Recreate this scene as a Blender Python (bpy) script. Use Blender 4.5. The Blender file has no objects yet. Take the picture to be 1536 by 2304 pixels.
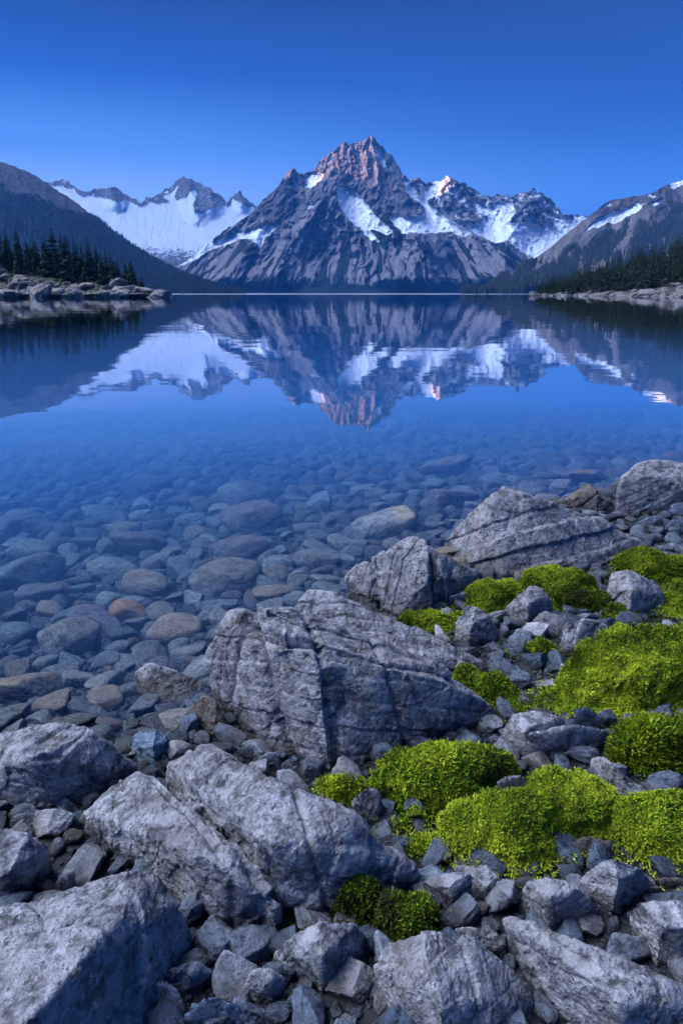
import bpy, bmesh, math, random
import numpy as np
from mathutils import Vector, Matrix

random.seed(7)
RNG = np.random.default_rng(7)
S = bpy.context.scene
COL = S.collection
R = math.radians

# ------------------------------------------------------------------ camera
CAM_H = 1.6
FPX = 1536.0
PITCH = math.atan(492 / 1536)
cam_d = bpy.data.cameras.new("camera")
cam_d.sensor_fit = 'VERTICAL'
cam_d.sensor_height = 36
cam_d.sensor_width = 24
cam_d.lens = 24
cam_d.clip_start = 0.05
cam_d.clip_end = 60000
cam = bpy.data.objects.new("camera", cam_d)
COL.objects.link(cam)
cam.location = (0, 0, CAM_H)
cam.rotation_euler = (math.pi / 2 - PITCH, 0, 0)
S.camera = cam

# ------------------------------------------------------------------ light: dusk sky, low sun, exposure
EXPO = 3.0
SKY_S = 0.125
SUN_EL, SUN_AZ = 4.0, 112.0            # degrees above the horizon, degrees left of the view
S.view_settings.view_transform = 'Standard'
S.view_settings.look = 'None'
S.view_settings.gamma = 1
S.view_settings.exposure = EXPO
S.render.engine = 'CYCLES'
S.cycles.use_denoising = True
S.cycles.max_bounces = 8
S.cycles.diffuse_bounces = 2
S.cycles.glossy_bounces = 3
S.cycles.transmission_bounces = 4
S.cycles.transparent_max_bounces = 10
S.cycles.volume_bounces = 0
S.cycles.use_adaptive_sampling = False
S.cycles.sample_clamp_indirect = 4
S.cycles.caustics_reflective = False
S.cycles.caustics_refractive = False

W = bpy.data.worlds.new("World")
S.world = W
W.use_nodes = True


class NT:
    """small helper for node trees"""
    def __init__(s, tree):
        s.t = tree
        s.n = tree.nodes
        s.l = tree.links

    def add(s, typ, ins=None, **props):
        n = s.n.new(typ)
        for k, v in props.items():
            setattr(n, k, v)
        for k, v in (ins or {}).items():
            if isinstance(v, bpy.types.NodeSocket):
                s.l.new(v, n.inputs[k])
            else:
                n.inputs[k].default_value = v
        return n

    def math(s, op, a, b=0.0, c=None, clamp=False):
        n = s.n.new('ShaderNodeMath')
        n.operation = op
        n.use_clamp = clamp
        for i, v in enumerate([a, b] + ([c] if c is not None else [])):
            if isinstance(v, bpy.types.NodeSocket):
                s.l.new(v, n.inputs[i])
            else:
                n.inputs[i].default_value = v
        return n.outputs[0]

    def mix(s, f, a, b, blend='MIX'):
        n = s.n.new('ShaderNodeMix')
        n.data_type = 'RGBA'
        n.blend_type = blend
        for k, v in ((0, f), (6, a), (7, b)):
            if isinstance(v, bpy.types.NodeSocket):
                s.l.new(v, n.inputs[k])
            else:
                n.inputs[k].default_value = (*v, 1) if isinstance(v, tuple) and len(v) == 3 else v
        return n.outputs[2]

    def smooth(s, x, a, b):
        n = s.n.new('ShaderNodeMapRange')
        n.interpolation_type = 'SMOOTHSTEP'
        s.l.new(x, n.inputs[0])
        n.inputs[1].default_value = a
        n.inputs[2].default_value = b
        return n.outputs[0]

    def ramp(s, x, stops):
        n = s.n.new('ShaderNodeValToRGB')
        s.l.new(x, n.inputs[0])
        e = n.color_ramp.elements
        while len(e) < len(stops):
            e.new(0.5)
        for i, (p, c) in enumerate(stops):
            e[i].position = p
            e[i].color = (*c, 1) if len(c) == 3 else c
        return n.outputs[0]

    def noise(s, vec, scale, detail=4, rough=0.55, dist=0.0, out=0):
        n = s.n.new('ShaderNodeTexNoise')
        if vec is not None:
            s.l.new(vec, n.inputs['Vector'])
        n.inputs['Scale'].default_value = scale
        n.inputs['Detail'].default_value = detail
        n.inputs['Roughness'].default_value = rough
        n.inputs['Distortion'].default_value = dist
        return n.outputs[out]


def lin(r, g, b):
    f = lambda c: (c / 255 / 12.92) if c / 255 <= 0.04045 else ((c / 255 + 0.055) / 1.055) ** 2.4
    return (f(r), f(g), f(b))


w = NT(W.node_tree)
bg = W.node_tree.nodes['Background']
sky = w.add('ShaderNodeTexSky', sky_type='NISHITA', sun_disc=False)
sky.sun_elevation = R(SUN_EL)
sky.sun_rotation = R(-SUN_AZ)
sky.ozone_density = 4
sky.dust_density = 0.6
tc = w.add('ShaderNodeTexCoord')
sp = w.add('ShaderNodeSeparateXYZ', {0: tc.outputs['Generated']})
X, Y, Z = sp.outputs
# deep blue twilight above the lake, paler towards the left
left = w.ramp(Z, [(0.0, tuple(2.3 * c for c in lin(200, 216, 250))), (0.09, tuple(1.7 * c for c in lin(166, 196, 249))), (0.17, tuple(1.25 * c for c in lin(92, 148, 234))), (0.25, lin(24, 82, 190)), (0.33, lin(1, 34, 112))])
right = w.ramp(Z, [(0.0, tuple(1.5 * c for c in lin(96, 144, 222))), (0.09, tuple(1.3 * c for c in lin(62, 118, 210))), (0.20, lin(8, 62, 162)), (0.33, lin(1, 28, 102))])
side = w.smooth(X, -0.42, 0.46)
front = w.mix(side, left, right)
# the open sky overhead and behind the viewer, where the sun has just gone
skyc = w.mix(1.0, sky.outputs[0], (0.09, 0.20, 0.42), 'MULTIPLY')
# bright sky patch added high on the left, out of view, as key light
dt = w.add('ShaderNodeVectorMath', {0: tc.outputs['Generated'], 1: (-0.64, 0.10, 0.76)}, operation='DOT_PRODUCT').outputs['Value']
added_glow = w.smooth(dt, 0.82, 0.992)
skyc = w.mix(added_glow, skyc, (12.6, 14.0, 17.2))
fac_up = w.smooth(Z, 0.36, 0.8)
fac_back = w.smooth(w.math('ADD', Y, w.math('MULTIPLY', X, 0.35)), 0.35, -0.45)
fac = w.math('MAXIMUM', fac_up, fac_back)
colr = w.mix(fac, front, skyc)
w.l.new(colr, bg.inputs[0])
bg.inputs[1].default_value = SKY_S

sun_d = bpy.data.lights.new("sun", 'SUN')
sun_d.energy = 4.5
sun_d.angle = R(0.6)
sun_d.color = (1.0, 0.50, 0.36)
sun = bpy.data.objects.new("sun", sun_d)
COL.objects.link(sun)
sdir = Vector((-math.sin(R(SUN_AZ)) * math.cos(R(SUN_EL)), math.cos(R(SUN_AZ)) * math.cos(R(SUN_EL)), math.sin(R(SUN_EL))))
sun.rotation_euler = sdir.to_track_quat('Z', 'Y').to_euler()

# ------------------------------------------------------------------ helpers
SP, CP = math.sin(PITCH), math.cos(PITCH)


def ray(u, v):
    x = (np.asarray(u, float) - 768) / FPX
    y = (1152 - np.asarray(v, float)) / FPX
    return x, CP + y * SP, -SP + y * CP


def at_z(u, v, z):
    """point of the ground-plan height z on the sight line of a photo pixel"""
    dx, dy, dz = ray(u, v)
    t = (np.asarray(z, float) - CAM_H) / dz
    return np.stack([dx * t, dy * t, CAM_H + dz * t], -1)


def at_y(u, v, y):
    dx, dy, dz = ray(u, v)
    t = np.asarray(y, float) / dy
    return np.stack([dx * t, dy * t, CAM_H + dz * t], -1)


def to_px(p):
    p = np.asarray(p, float)
    x, y, z = p[..., 0], p[..., 1], p[..., 2] - CAM_H
    d = y * CP - z * SP
    up = y * SP + z * CP
    d = np.where(np.abs(d) < 1e-6, 1e-6, d)
    return 768 + FPX * x / d, 1152 - FPX * up / d, d


_perm = np.random.default_rng(3).permutation(256)
_perm = np.concatenate([_perm, _perm, _perm]).astype(np.int64)
_gr = np.random.default_rng(4).normal(size=(256, 3))
_gr /= np.linalg.norm(_gr, axis=1)[:, None]
_gr = _gr.astype(np.float32)


def pn(p):
    """Perlin noise for an (N,3) array, about -0.7..0.7"""
    p = np.asarray(p, np.float32)
    i = np.floor(p).astype(np.int64)
    f = p - i
    i &= 255
    u = f * f * f * (f * (f * 6 - 15) + 10)
    out = 0
    for a in (0, 1):
        for b in (0, 1):
            for c in (0, 1):
                h = _perm[_perm[_perm[i[..., 0] + a] + i[..., 1] + b] + i[..., 2] + c]
                g = _gr[h]
                d = g[..., 0] * (f[..., 0] - a) + g[..., 1] * (f[..., 1] - b) + g[..., 2] * (f[..., 2] - c)
                wgt = (u[..., 0] if a else 1 - u[..., 0]) * (u[..., 1] if b else 1 - u[..., 1]) * (u[..., 2] if c else 1 - u[..., 2])
                out = out + d * wgt
    return out


def fbm(p, o=4, g=0.5, lac=2.03):
    p = np.asarray(p, np.float32)
    a, s = 1.0, 0
    for k in range(o):
        s = s + a * pn(p + k * 17.3)
        p = p * lac
        a *= g
    return s


def ridged(p, o=4, g=0.5, lac=2.07):
    p = np.asarray(p, np.float32)
    a, s = 1.0, 0
    for k in range(o):
        s = s + a * (1 - 2.2 * np.abs(pn(p + k * 11.7)))
        p = p * lac
        a *= g
    return s


def P3(*a):
    return np.stack(np.broadcast_arrays(*a), -1)


def sstep(x, a, b):
    t = np.clip((x - a) / (b - a), 0, 1)
    return t * t * (3 - 2 * t)


def mesh_np(name, verts, faces, mat=None, smooth=True, attrs=None):
    """mesh from arrays; faces (M,3) or (M,4)"""
    me = bpy.data.meshes.new(name)
    verts = np.ascontiguousarray(verts, np.float32)
    faces = np.ascontiguousarray(faces, np.int32)
    k = faces.shape[1]
    me.vertices.add(len(verts))
    me.vertices.foreach_set('co', verts.ravel())
    me.loops.add(faces.size)
    me.loops.foreach_set('vertex_index', faces.ravel())
    me.polygons.add(len(faces))
    me.polygons.foreach_set('loop_start', np.arange(0, faces.size, k, dtype=np.int32))
    me.polygons.foreach_set('loop_total', np.full(len(faces), k, np.int32))
    me.polygons.foreach_set('use_smooth', np.full(len(faces), smooth, bool))
    for an, av in (attrs or {}).items():
        at = me.attributes.new(an, 'FLOAT', 'POINT')
        at.data.foreach_set('value', np.ascontiguousarray(av, np.float32).ravel())
    me.update(calc_edges=True)
    if mat:
        me.materials.append(mat)
    return me


def link(name, me, loc=(0, 0, 0), label=None, cat=None, group=None, kind=None, parent=None):
    o = bpy.data.objects.new(name, me)
    COL.objects.link(o)
    o.location = loc
    if label: o['label'] = label
    if cat: o['category'] = cat
    if group: o['group'] = group
    if kind: o['kind'] = kind
    if parent: o.parent = parent
    return o


_ico = {}


def ico(n):
    if n not in _ico:
        bm = bmesh.new()
        bmesh.ops.create_icosphere(bm, subdivisions=n, radius=1)
        v = np.array([x.co[:] for x in bm.verts])
        f = np.array([[q.index for q in x.verts] for x in bm.faces])
        bm.free()
        _ico[n] = (v / np.linalg.norm(v, axis=1)[:, None], f)
    return _ico[n]


def hull_planes(pts):
    bm = bmesh.new()
    vs = [bm.verts.new(p) for p in pts]
    bmesh.ops.convex_hull(bm, input=vs)
    bm.normal_update()
    c = np.mean(np.array([v.co[:] for v in bm.verts if v.link_faces]), axis=0)
    N, D, A = [], [], []
    for f in bm.faces:
        n = np.array(f.normal[:])
        d = float(n @ (np.array(f.calc_center_median()[:]) - c))
        if d < 0:
            n, d = -n, -d
        a = f.calc_area()
        for k in range(len(N)):
            if N[k] @ n > 0.985:
                if a > A[k]:
                    N[k], D[k], A[k] = n, d, a
                break
        else:
            N.append(n); D.append(d); A.append(a)
    bm.free()
    D = np.maximum(np.array(D), 1e-3)
    return c, np.array(N), D


def rock_shape(pts=None, planes=None, sub=6, sharp=22, rough=1.0, seed=0, strata=None, cracks=(), chips=0):
    """star-shaped stone: soft intersection of planes, chipped and roughened. returns verts, faces"""
    r = np.random.default_rng(seed)
    if planes is None:
        c, N, D = hull_planes(pts)
    else:
        c, N, D = planes
    d0, F = ico(sub)
    ext = np.array([np.min(D / np.maximum(np.abs(N @ e), 0.15)) for e in np.eye(3)])
    ext = np.clip(ext / ext.max(), 0.4, 1)
    d = d0 * ext
    d /= np.linalg.norm(d, axis=1)[:, None]
    # chipped corners and edges: extra fracture planes that cut a little into the block
    rc = np.random.default_rng(seed + 999)
    nd = rc.normal(size=(max(chips, 1), 3)) * ext
    nd /= np.linalg.norm(nd, axis=1)[:, None]
    q = np.maximum(nd @ N.T, 0) / D
    m = q.max(1)
    wq = (q / m[:, None]) ** 5
    cn = wq @ N + rc.normal(size=nd.shape) * (.12 if chips > 15 else .03)
    cn /= np.linalg.norm(cn, axis=1)[:, None]
    cd = np.einsum('ij,ij->i', cn, nd) / m * (1 - rc.uniform(.0, .055 if chips > 15 else .012, len(nd)))
    gd = (cd > 0.02 * D.max()) & (chips > 0)
    N = np.concatenate([N, cn[gd]]); D = np.concatenate([D, cd[gd]])
    q = np.maximum(d @ N.T, 0) / D
    m = q.max(1)
    wq = (q / m[:, None]) ** sharp
    rr = 1 / (m * wq.sum(1) ** (1 / sharp)) * 1.02
    n = wq @ N
    n /= np.linalg.norm(n, axis=1)[:, None]
    p = c + d * rr[:, None]
    L = float(np.prod(p.max(0) - p.min(0)) ** (1 / 3) / 2)      # mean radius
    off = r.uniform(0, 90, 3)
    x = (p - c) / L
    disp = 0.028 * fbm(x * 1.3 + off, 3)
    # broken facets: every Voronoi cell is a slightly tilted plane
    for ns, amp in ((22, 0.02), (90, 0.045), (420, 0.04)):
        if ns > len(p) / 12:
            continue
        s = x[r.choice(len(x), ns, replace=False)]
        wp = x + 0.12 * np.stack([fbm(x * 2.5 + k * 9.1 + off, 2) for k in range(3)], -1)
        best = np.zeros(len(x), int)
        bd = np.full(len(x), 1e9)
        for k in range(ns):
            dd = ((wp - s[k]) ** 2).sum(1)
            mm = dd < bd
            bd[mm] = dd[mm]
            best[mm] = k
        tv = r.normal(size=(ns, 3)) * amp
        disp = disp + np.einsum('ij,ij->i', x - s[best], tv[best]) + r.normal(size=ns)[best] * amp * 0.10
    if strata is not None:
        sd = np.array(strata, float)
        sd /= np.linalg.norm(sd)
    else:
        sd = r.normal(size=3) * [1, 1, 1.6]
        sd /= np.linalg.norm(sd)
    j2 = np.cross(sd, r.normal(size=3)); j2 /= np.linalg.norm(j2)
    j3 = np.cross(sd, j2)
    for nv, fq, am, gr in ((sd, 3.6, 0.048, .022), (j2, 1.5, 0.042, .02), (j3, 2.3, 0.028, .012)):
        h = (x @ nv) * fq + 0.30 * fbm(x * 1.1 + off + fq, 3) + 0.06 * fbm(x * 6 + off, 2)
        ix = np.floor(h).astype(int)
        tab = r.normal(size=64)
        fr_ = h - ix
        e_ = np.minimum(fr_, 1 - fr_) / fq
        prev = tab[(ix - 1) % 64]
        cur = tab[ix % 64]
        k_ = sstep(fr_, 0, 0.10)
        disp = disp + am * 0.5 * (prev * (1 - k_) + cur * k_) - gr * np.exp(-(e_ / 0.022) ** 2)
    disp = disp + 0.009 * fbm(x * 6 + off, 3, 0.6) - 0.012 * np.clip(ridged(x * 4.2 + off + 5, 2) - 1.0, 0, 1)
    if sub >= 6:
        disp = disp + 0.007 * fbm(x * 22 + off, 2, 0.6)
    disp = disp * rough
    p = p + n * (disp * L)[:, None]
    for (cp, cn, wd, dp) in cracks:
        cp, cn = np.array(cp, float), np.array(cn, float)
        cn /= np.linalg.norm(cn)
        h = (p - cp) @ cn + 0.016 * fbm(p * 5 + off, 3)
        g = np.exp(-(h / wd) ** 2) * (0.6 + 0.8 * (fbm(p * 3 + off + 3, 2) + 0.5))
        p = p - (0.5 * n + 0.5 * d) * (g * dp * 0.6)[:, None]
    return p, F


# ------------------------------------------------------------------ materials
def new_mat(name):
    m = bpy.data.materials.new(name)
    m.use_nodes = True
    t = NT(m.node_tree)
    b = m.node_tree.nodes['Principled BSDF']
    return m, t, b


def rock_mat(name, dark, light, warm, speck=0.55, scale=1.0, wet=True, attr=None, bump=1.0, spec=0.3):
    m, t, b = new_mat(name)
    tc = t.add('ShaderNodeTexCoord')
    oi = t.add('ShaderNodeObjectInfo')
    v = t.add('ShaderNodeVectorMath', {0: tc.outputs['Object'], 1: (scale, scale, scale)}, operation='MULTIPLY').outputs[0]
    rv = t.add('ShaderNodeCombineXYZ', {0: t.math('MULTIPLY', oi.outputs['Random'], 40), 1: t.math('MULTIPLY', oi.outputs['Random'], 17), 2: 0.0}).outputs[0]
    v = t.add('ShaderNodeVectorMath', {0: v, 1: rv}, operation='ADD').outputs[0]
    big = t.noise(v, 3.2, 4, 0.6, 0.6)
    mid = t.noise(v, 15, 5, 0.65)
    fine = t.noise(v, 75, 4, 0.7)
    f1 = t.smooth(big, 0.38, 0.62)
    m2 = t.noise(v, 36, 4, 0.7)
    col = t.mix(t.smooth(t.math('ADD', t.math('MULTIPLY', mid, 0.6), t.math('MULTIPLY', m2, 0.4)), 0.38, 0.60), dark, light)
    col = t.mix(t.math('MULTIPLY', f1, 0.45), col, warm)
    # dark mineral and lichen specks
    geo0 = t.add('ShaderNodeNewGeometry')
    col = t.mix(t.math('MULTIPLY', t.smooth(geo0.outputs['Pointiness'], 0.51, 0.60), 0.35), col, tuple(min(1, x * 1.45) for x in light))
    sp_ = t.math('MULTIPLY', t.smooth(fine, 0.50, 0.60), t.smooth(t.noise(v, 7, 3, 0.6), 0.40, 0.62))
    col = t.mix(t.math('MULTIPLY', sp_, speck), col, tuple(x * 0.28 for x in dark))
    pale = t.math('MULTIPLY', t.smooth(t.noise(v, 34, 4, 0.7), 0.56, 0.66), t.smooth(t.noise(v, 4.5, 2, 0.5), 0.45, 0.6))
    col = t.mix(t.math('MULTIPLY', pale, 0.6), col, tuple(min(1, x * 1.5) for x in light))
    if attr:
        at = t.add('ShaderNodeAttribute', attribute_name=attr)
        hue = t.ramp(at.outputs['Fac'], [(0.0, (0.45, 0.52, 0.62)), (0.3, (1.0, 1.0, 1.02)), (0.55, (0.7, 0.82, 0.95)), (0.8, (1.12, 1.1, 1.1)), (0.92, (0.9, 0.85, 0.8)), (1.0, (1.25, 0.85, 0.7))])
        col = t.mix(1.0, col, hue, 'MULTIPLY')
    elif speck < 0.5:
        hue = t.ramp(oi.outputs['Random'], [(0.0, (0.45, 0.52, 0.62)), (0.3, (1.0, 1.0, 1.02)), (0.55, (0.7, 0.82, 0.95)), (0.8, (1.35, 1.3, 1.28)), (0.93, (0.95, 0.9, 0.87)), (1.0, (1.0, 0.88, 0.8))])
        col = t.mix(1.0, col, hue, 'MULTIPLY')
    wv = t.add('ShaderNodeVectorMath', {0: v, 1: t.add('ShaderNodeVectorMath', {0: t.noise(v, 4.0, 3, 0.6, 0, 1), 'Scale': 0.12}, operation='SCALE').outputs[0]}, operation='ADD').outputs[0]
    ve = t.add('ShaderNodeTexVoronoi', {'Vector': wv, 'Scale': 4.2}, feature='DISTANCE_TO_EDGE')
    vein = t.math('MULTIPLY', t.smooth(ve.outputs[0], 0.012, 0.002), t.smooth(t.noise(v, 2.6, 2, 0.5), 0.54, 0.60))
    col = t.mix(t.math('MULTIPLY', vein, 0.0), col, tuple(x * 0.2 for x in dark))
    rough = 0.82
    if wet:
        geo = t.add('ShaderNodeNewGeometry')
        z = t.add('ShaderNodeSeparateXYZ', {0: geo.outputs['Position']}).outputs[2]
        zz = t.math('ADD', z, t.math('MULTIPLY', t.math('SUBTRACT', t.noise(geo.outputs['Position'], 6, 3), 0.5), 0.12))
        wf = t.smooth(zz, 0.095, 0.03)
        col = t.mix(t.math('MULTIPLY', wf, 0.88), col, t.mix(1.0, col, (0.34, 0.31, 0.28), 'MULTIPLY'))
        rough = t.math('SUBTRACT', 0.85, t.math('MULTIPLY', wf, 0.58))
    t.l.new(col, b.inputs['Base Color'])
    if isinstance(rough, float):
        b.inputs['Roughness'].default_value = rough
    else:
        t.l.new(rough, b.inputs['Roughness'])
    b.inputs['Specular IOR Level'].default_value = spec
    hgt = t.math('ADD', t.math('ADD', t.math('MULTIPLY', mid, 0.8), t.math('MULTIPLY', m2, 0.6)), t.math('MULTIPLY', fine, 0.5))
    vor = t.add('ShaderNodeTexVoronoi', {'Vector': v, 'Scale': 46.0}, feature='F1')
    pit = t.smooth(vor.outputs[0], 0.0, 0.35)
    hgt = t.math('ADD', hgt, t.math('MULTIPLY', pit, 0.25))
    hgt = t.math('SUBTRACT', hgt, t.math('MULTIPLY', vein, 0.0))
    bp = t.add('ShaderNodeBump', {'Strength': 1.0, 'Distance': 0.022 * bump, 'Height': hgt})
    t.l.new(bp.outputs[0], b.inputs['Normal'])
    return m


M_ROCK = rock_mat('pale_granite', (0.05, 0.052, 0.057), (0.36, 0.36, 0.375), (0.20, 0.18, 0.17))
M_ROCK_D = rock_mat('dark_wet_rock', (0.06, 0.055, 0.05), (0.17, 0.15, 0.135), (0.16, 0.12, 0.09))
M_STONE = rock_mat('shore_stone', (0.04, 0.05, 0.065), (0.28, 0.31, 0.36), (0.16, 0.165, 0.175), speck=0.48, scale=1.5)
M_BLUE = rock_mat('blue_grey_stone', (0.08, 0.12, 0.17), (0.20, 0.27, 0.35), (0.15, 0.19, 0.24), wet=False)
M_BED = rock_mat('lake_stone', (0.055, 0.065, 0.07), (0.19, 0.205, 0.205), (0.14, 0.13, 0.105), speck=0.35, wet=False, scale=0.22, bump=.6, spec=0.1)
M_BED_R = rock_mat('rust_stone', (0.16, 0.09, 0.055), (0.32, 0.19, 0.12), (0.30, 0.19, 0.12), speck=0.52, wet=False, scale=0.22, bump=.6, spec=0.1)
M_BED_W = rock_mat('tan_stone', (0.09, 0.085, 0.07), (0.22, 0.205, 0.17), (0.20, 0.14, 0.105), speck=0.52, wet=False, scale=0.22, bump=.6, spec=0.1)
M_BED_P = rock_mat('purple_stone', (0.05, 0.052, 0.062), (0.145, 0.145, 0.165), (0.12, 0.095, 0.095), speck=0.52, wet=False, scale=0.22, bump=.6, spec=0.1)
M_GRAVEL = rock_mat('gravel', (0.04, 0.05, 0.065), (0.19, 0.21, 0.245), (0.13, 0.13, 0.135), attr='tint', scale=1.5, speck=0.4)
M_BEDG = rock_mat('bed_gravel', (0.032, 0.04, 0.045), (0.13, 0.14, 0.145), (0.11, 0.095, 0.075), attr='tint', scale=1.5, wet=False, speck=0.4, spec=0.1)
M_BANK = rock_mat('bank_rock', (0.06, 0.06, 0.055), (0.20, 0.185, 0.175), (0.12, 0.12, 0.08), wet=False, scale=0.08, bump=6.0)

m, t, b = new_mat('soil')
tcn = t.add('ShaderNodeTexCoord')
nn = t.noise(tcn.outputs['Object'], 18, 5, 0.7)
t.l.new(t.mix(nn, (0.004, 0.005, 0.006), (0.022, 0.024, 0.028)), b.inputs['Base Color'])
b.inputs['Roughness'].default_value = 0.9
t.l.new(t.add('ShaderNodeBump', {'Strength': 0.8, 'Distance': 0.02, 'Height': nn}).outputs[0], b.inputs['Normal'])
M_SOIL = m

t = NT(M_BANK.node_tree)
b = t.n['Principled BSDF']
geo = t.add('ShaderNodeNewGeometry')
zz = t.math('ADD', t.add('ShaderNodeSeparateXYZ', {0: geo.outputs['Position']}).outputs[2], t.math('MULTIPLY', t.math('SUBTRACT', t.noise(geo.outputs['Position'], 0.08, 4), 0.5), 9.0))
old = b.inputs['Base Color'].links[0].from_socket
t.l.new(t.mix(t.smooth(zz, 1.0, 4.0), old, (0.022, 0.028, 0.016)), b.inputs['Base Color'])

m, t, b = new_mat('moss')
at = t.add('ShaderNodeAttribute', attribute_name='tint')
tcn = t.add('ShaderNodeTexCoord')
nn = t.noise(tcn.outputs['Object'], 9, 4, 0.65)
tt = t.math('ADD', at.outputs['Fac'], t.math('MULTIPLY', t.math('SUBTRACT', nn, 0.5), 0.9), clamp=True)
cc = t.ramp(tt, [(0.0, (0.035, 0.035, 0.012)), (0.15, (0.045, 0.07, 0.008)), (0.35, (0.14, 0.21, 0.010)), (0.65, (0.38, 0.48, 0.024)), (1.0, (0.78, 0.80, 0.06))])
t.l.new(cc, b.inputs['Base Color'])
b.inputs['Roughness'].default_value = 0.7
b.inputs['Specular IOR Level'].default_value = 0.15
tr = t.add('ShaderNodeBsdfTranslucent')
t.l.new(cc, tr.inputs[0])
mx = t.add('ShaderNodeMixShader', {0: 0.3, 1: b.outputs[0], 2: tr.outputs[0]})
t.l.new(mx.outputs[0], t.n['Material Output'].inputs[0])
M_MOSS = m

m, t, b = new_mat('spruce_needles')
oi = t.add('ShaderNodeObjectInfo')
tcn = t.add('ShaderNodeTexCoord')
nn = t.noise(tcn.outputs['Object'], 1.3, 3, 0.6)
a_ = t.mix(oi.outputs['Random'], (0.012, 0.026, 0.014), (0.030, 0.046, 0.016))
t.l.new(t.mix(nn, a_, (0.04, 0.058, 0.02)), b.inputs['Base Color'])
b.inputs['Roughness'].default_value = 0.8
b.inputs['Specular IOR Level'].default_value = 0.1
M_NEEDLE = m
m, t, b = new_mat('bark')
b.inputs['Base Color'].default_value = (0.07, 0.05, 0.04, 1)
b.inputs['Roughness'].default_value = 0.9
M_BARK = m
m, t, b = new_mat('forest_needles')
tcn = t.add('ShaderNodeTexCoord')
nn = t.noise(tcn.outputs['Object'], 0.02, 3, 0.6)
t.l.new(t.mix(nn, (0.018, 0.030, 0.018), (0.045, 0.060, 0.030)), b.inputs['Base Color'])
b.inputs['Roughness'].default_value = 0.9
M_FOREST = m


def mountain_mat(name, rock_a, rock_b, forest_c, snow_c=(0.66, 0.72, 0.82)):
    m, t, b = new_mat(name)
    geo = t.add('ShaderNodeNewGeometry')
    P = geo.outputs['Position']
    sn = t.add('ShaderNodeAttribute', attribute_name='snow').outputs['Fac']
    fo = t.add('ShaderNodeAttribute', attribute_name='forest').outputs['Fac']
    n1 = t.noise(P, 0.006, 6, 0.65, 0.5)
    n2 = t.noise(P, 0.035, 8, 0.75)
    rock = t.mix(t.smooth(n1, 0.35, 0.65), rock_a, rock_b)
    rock = t.mix(t.math('MULTIPLY', t.smooth(n2, 0.50, 0.62), 0.75), rock, tuple(x * 0.35 for x in rock_a))
    n3 = t.noise(P, 0.11, 5, 0.7)
    rock = t.mix(t.math('MULTIPLY', t.smooth(n3, 0.50, 0.62), 0.6), rock, tuple(x * 1.5 for x in rock_b))
    sc_ = t.add('ShaderNodeAttribute', attribute_name='scree').outputs['Fac']
    rock = t.mix(t.math('MULTIPLY', t.smooth(t.math('ADD', sc_, t.math('MULTIPLY', t.math('SUBTRACT', n2, 0.5), 0.5)), 0.45, 0.65), 0.75), rock, tuple(x * 1.35 for x in rock_b))
    sp = t.math('ADD', fo, t.math('MULTIPLY', t.math('SUBTRACT', n2, 0.5), 0.55))
    col = t.mix(t.smooth(sp, 0.38, 0.62), rock, forest_c)
    ss = t.math('ADD', sn, t.math('MULTIPLY', t.math('SUBTRACT', t.noise(P, 0.025, 10, 0.8), 0.5), 1.15))
    sf = t.smooth(ss, 0.46, 0.54)
    col = t.mix(sf, col, snow_c)
    t.l.new(col, b.inputs['Base Color'])
    b.inputs['Roughness'].default_value = 0.85
    b.inputs['Specular IOR Level'].default_value = 0.15
    h = t.math('MULTIPLY', n2, t.math('SUBTRACT', 1.0, t.math('MULTIPLY', sf, 0.65)))
    t.l.new(t.add('ShaderNodeBump', {'Strength': 1.0, 'Distance': 24.0, 'Height': h}).outputs[0], b.inputs['Normal'])
    return m


M_MAIN = mountain_mat('mountain_rock', (0.065, 0.067, 0.082), (0.185, 0.178, 0.195), (0.012, 0.022, 0.022))
M_GLAC = mountain_mat('glacier_rock', (0.06, 0.065, 0.08), (0.15, 0.145, 0.16), (0.030, 0.040, 0.030), (0.50, 0.59, 0.72))
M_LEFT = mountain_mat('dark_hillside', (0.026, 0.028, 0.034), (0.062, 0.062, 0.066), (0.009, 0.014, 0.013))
M_RIGHT = mountain_mat('right_slope', (0.06, 0.056, 0.058), (0.17, 0.15, 0.145), (0.014, 0.022, 0.016))


# ------------------------------------------------------------------ mountains
def in_poly(U, V, poly):
    inside = np.zeros(U.shape, bool)
    n = len(poly)
    for i in range(n):
        x1, y1 = poly[i]
        x2, y2 = poly[(i + 1) % n]
        if y1 == y2:
            continue
        c = ((V < y1) != (V < y2)) & (U < (x2 - x1) * (V - y1) / (y2 - y1) + x1)
        inside ^= c
    return inside


def blur(a, k):
    for _ in range(k):
        b_ = np.pad(a, 1, mode='edge')
        a = (b_[:-2, 1:-1] + b_[2:, 1:-1] + b_[1:-1, :-2] + b_[1:-1, 2:] + 2 * a) / 6
    return a


def poly_dist(U, V, line):
    best = np.full(U.shape, 1e9)
    for (x1, y1), (x2, y2) in zip(line[:-1], line[1:]):
        dx, dy = x2 - x1, y2 - y1
        t = np.clip(((U - x1) * dx + (V - y1) * dy) / (dx * dx + dy * dy), 0, 1)
        best = np.minimum(best, np.hypot(U - x1 - t * dx, V - y1 - t * dy))
    return best


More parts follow.
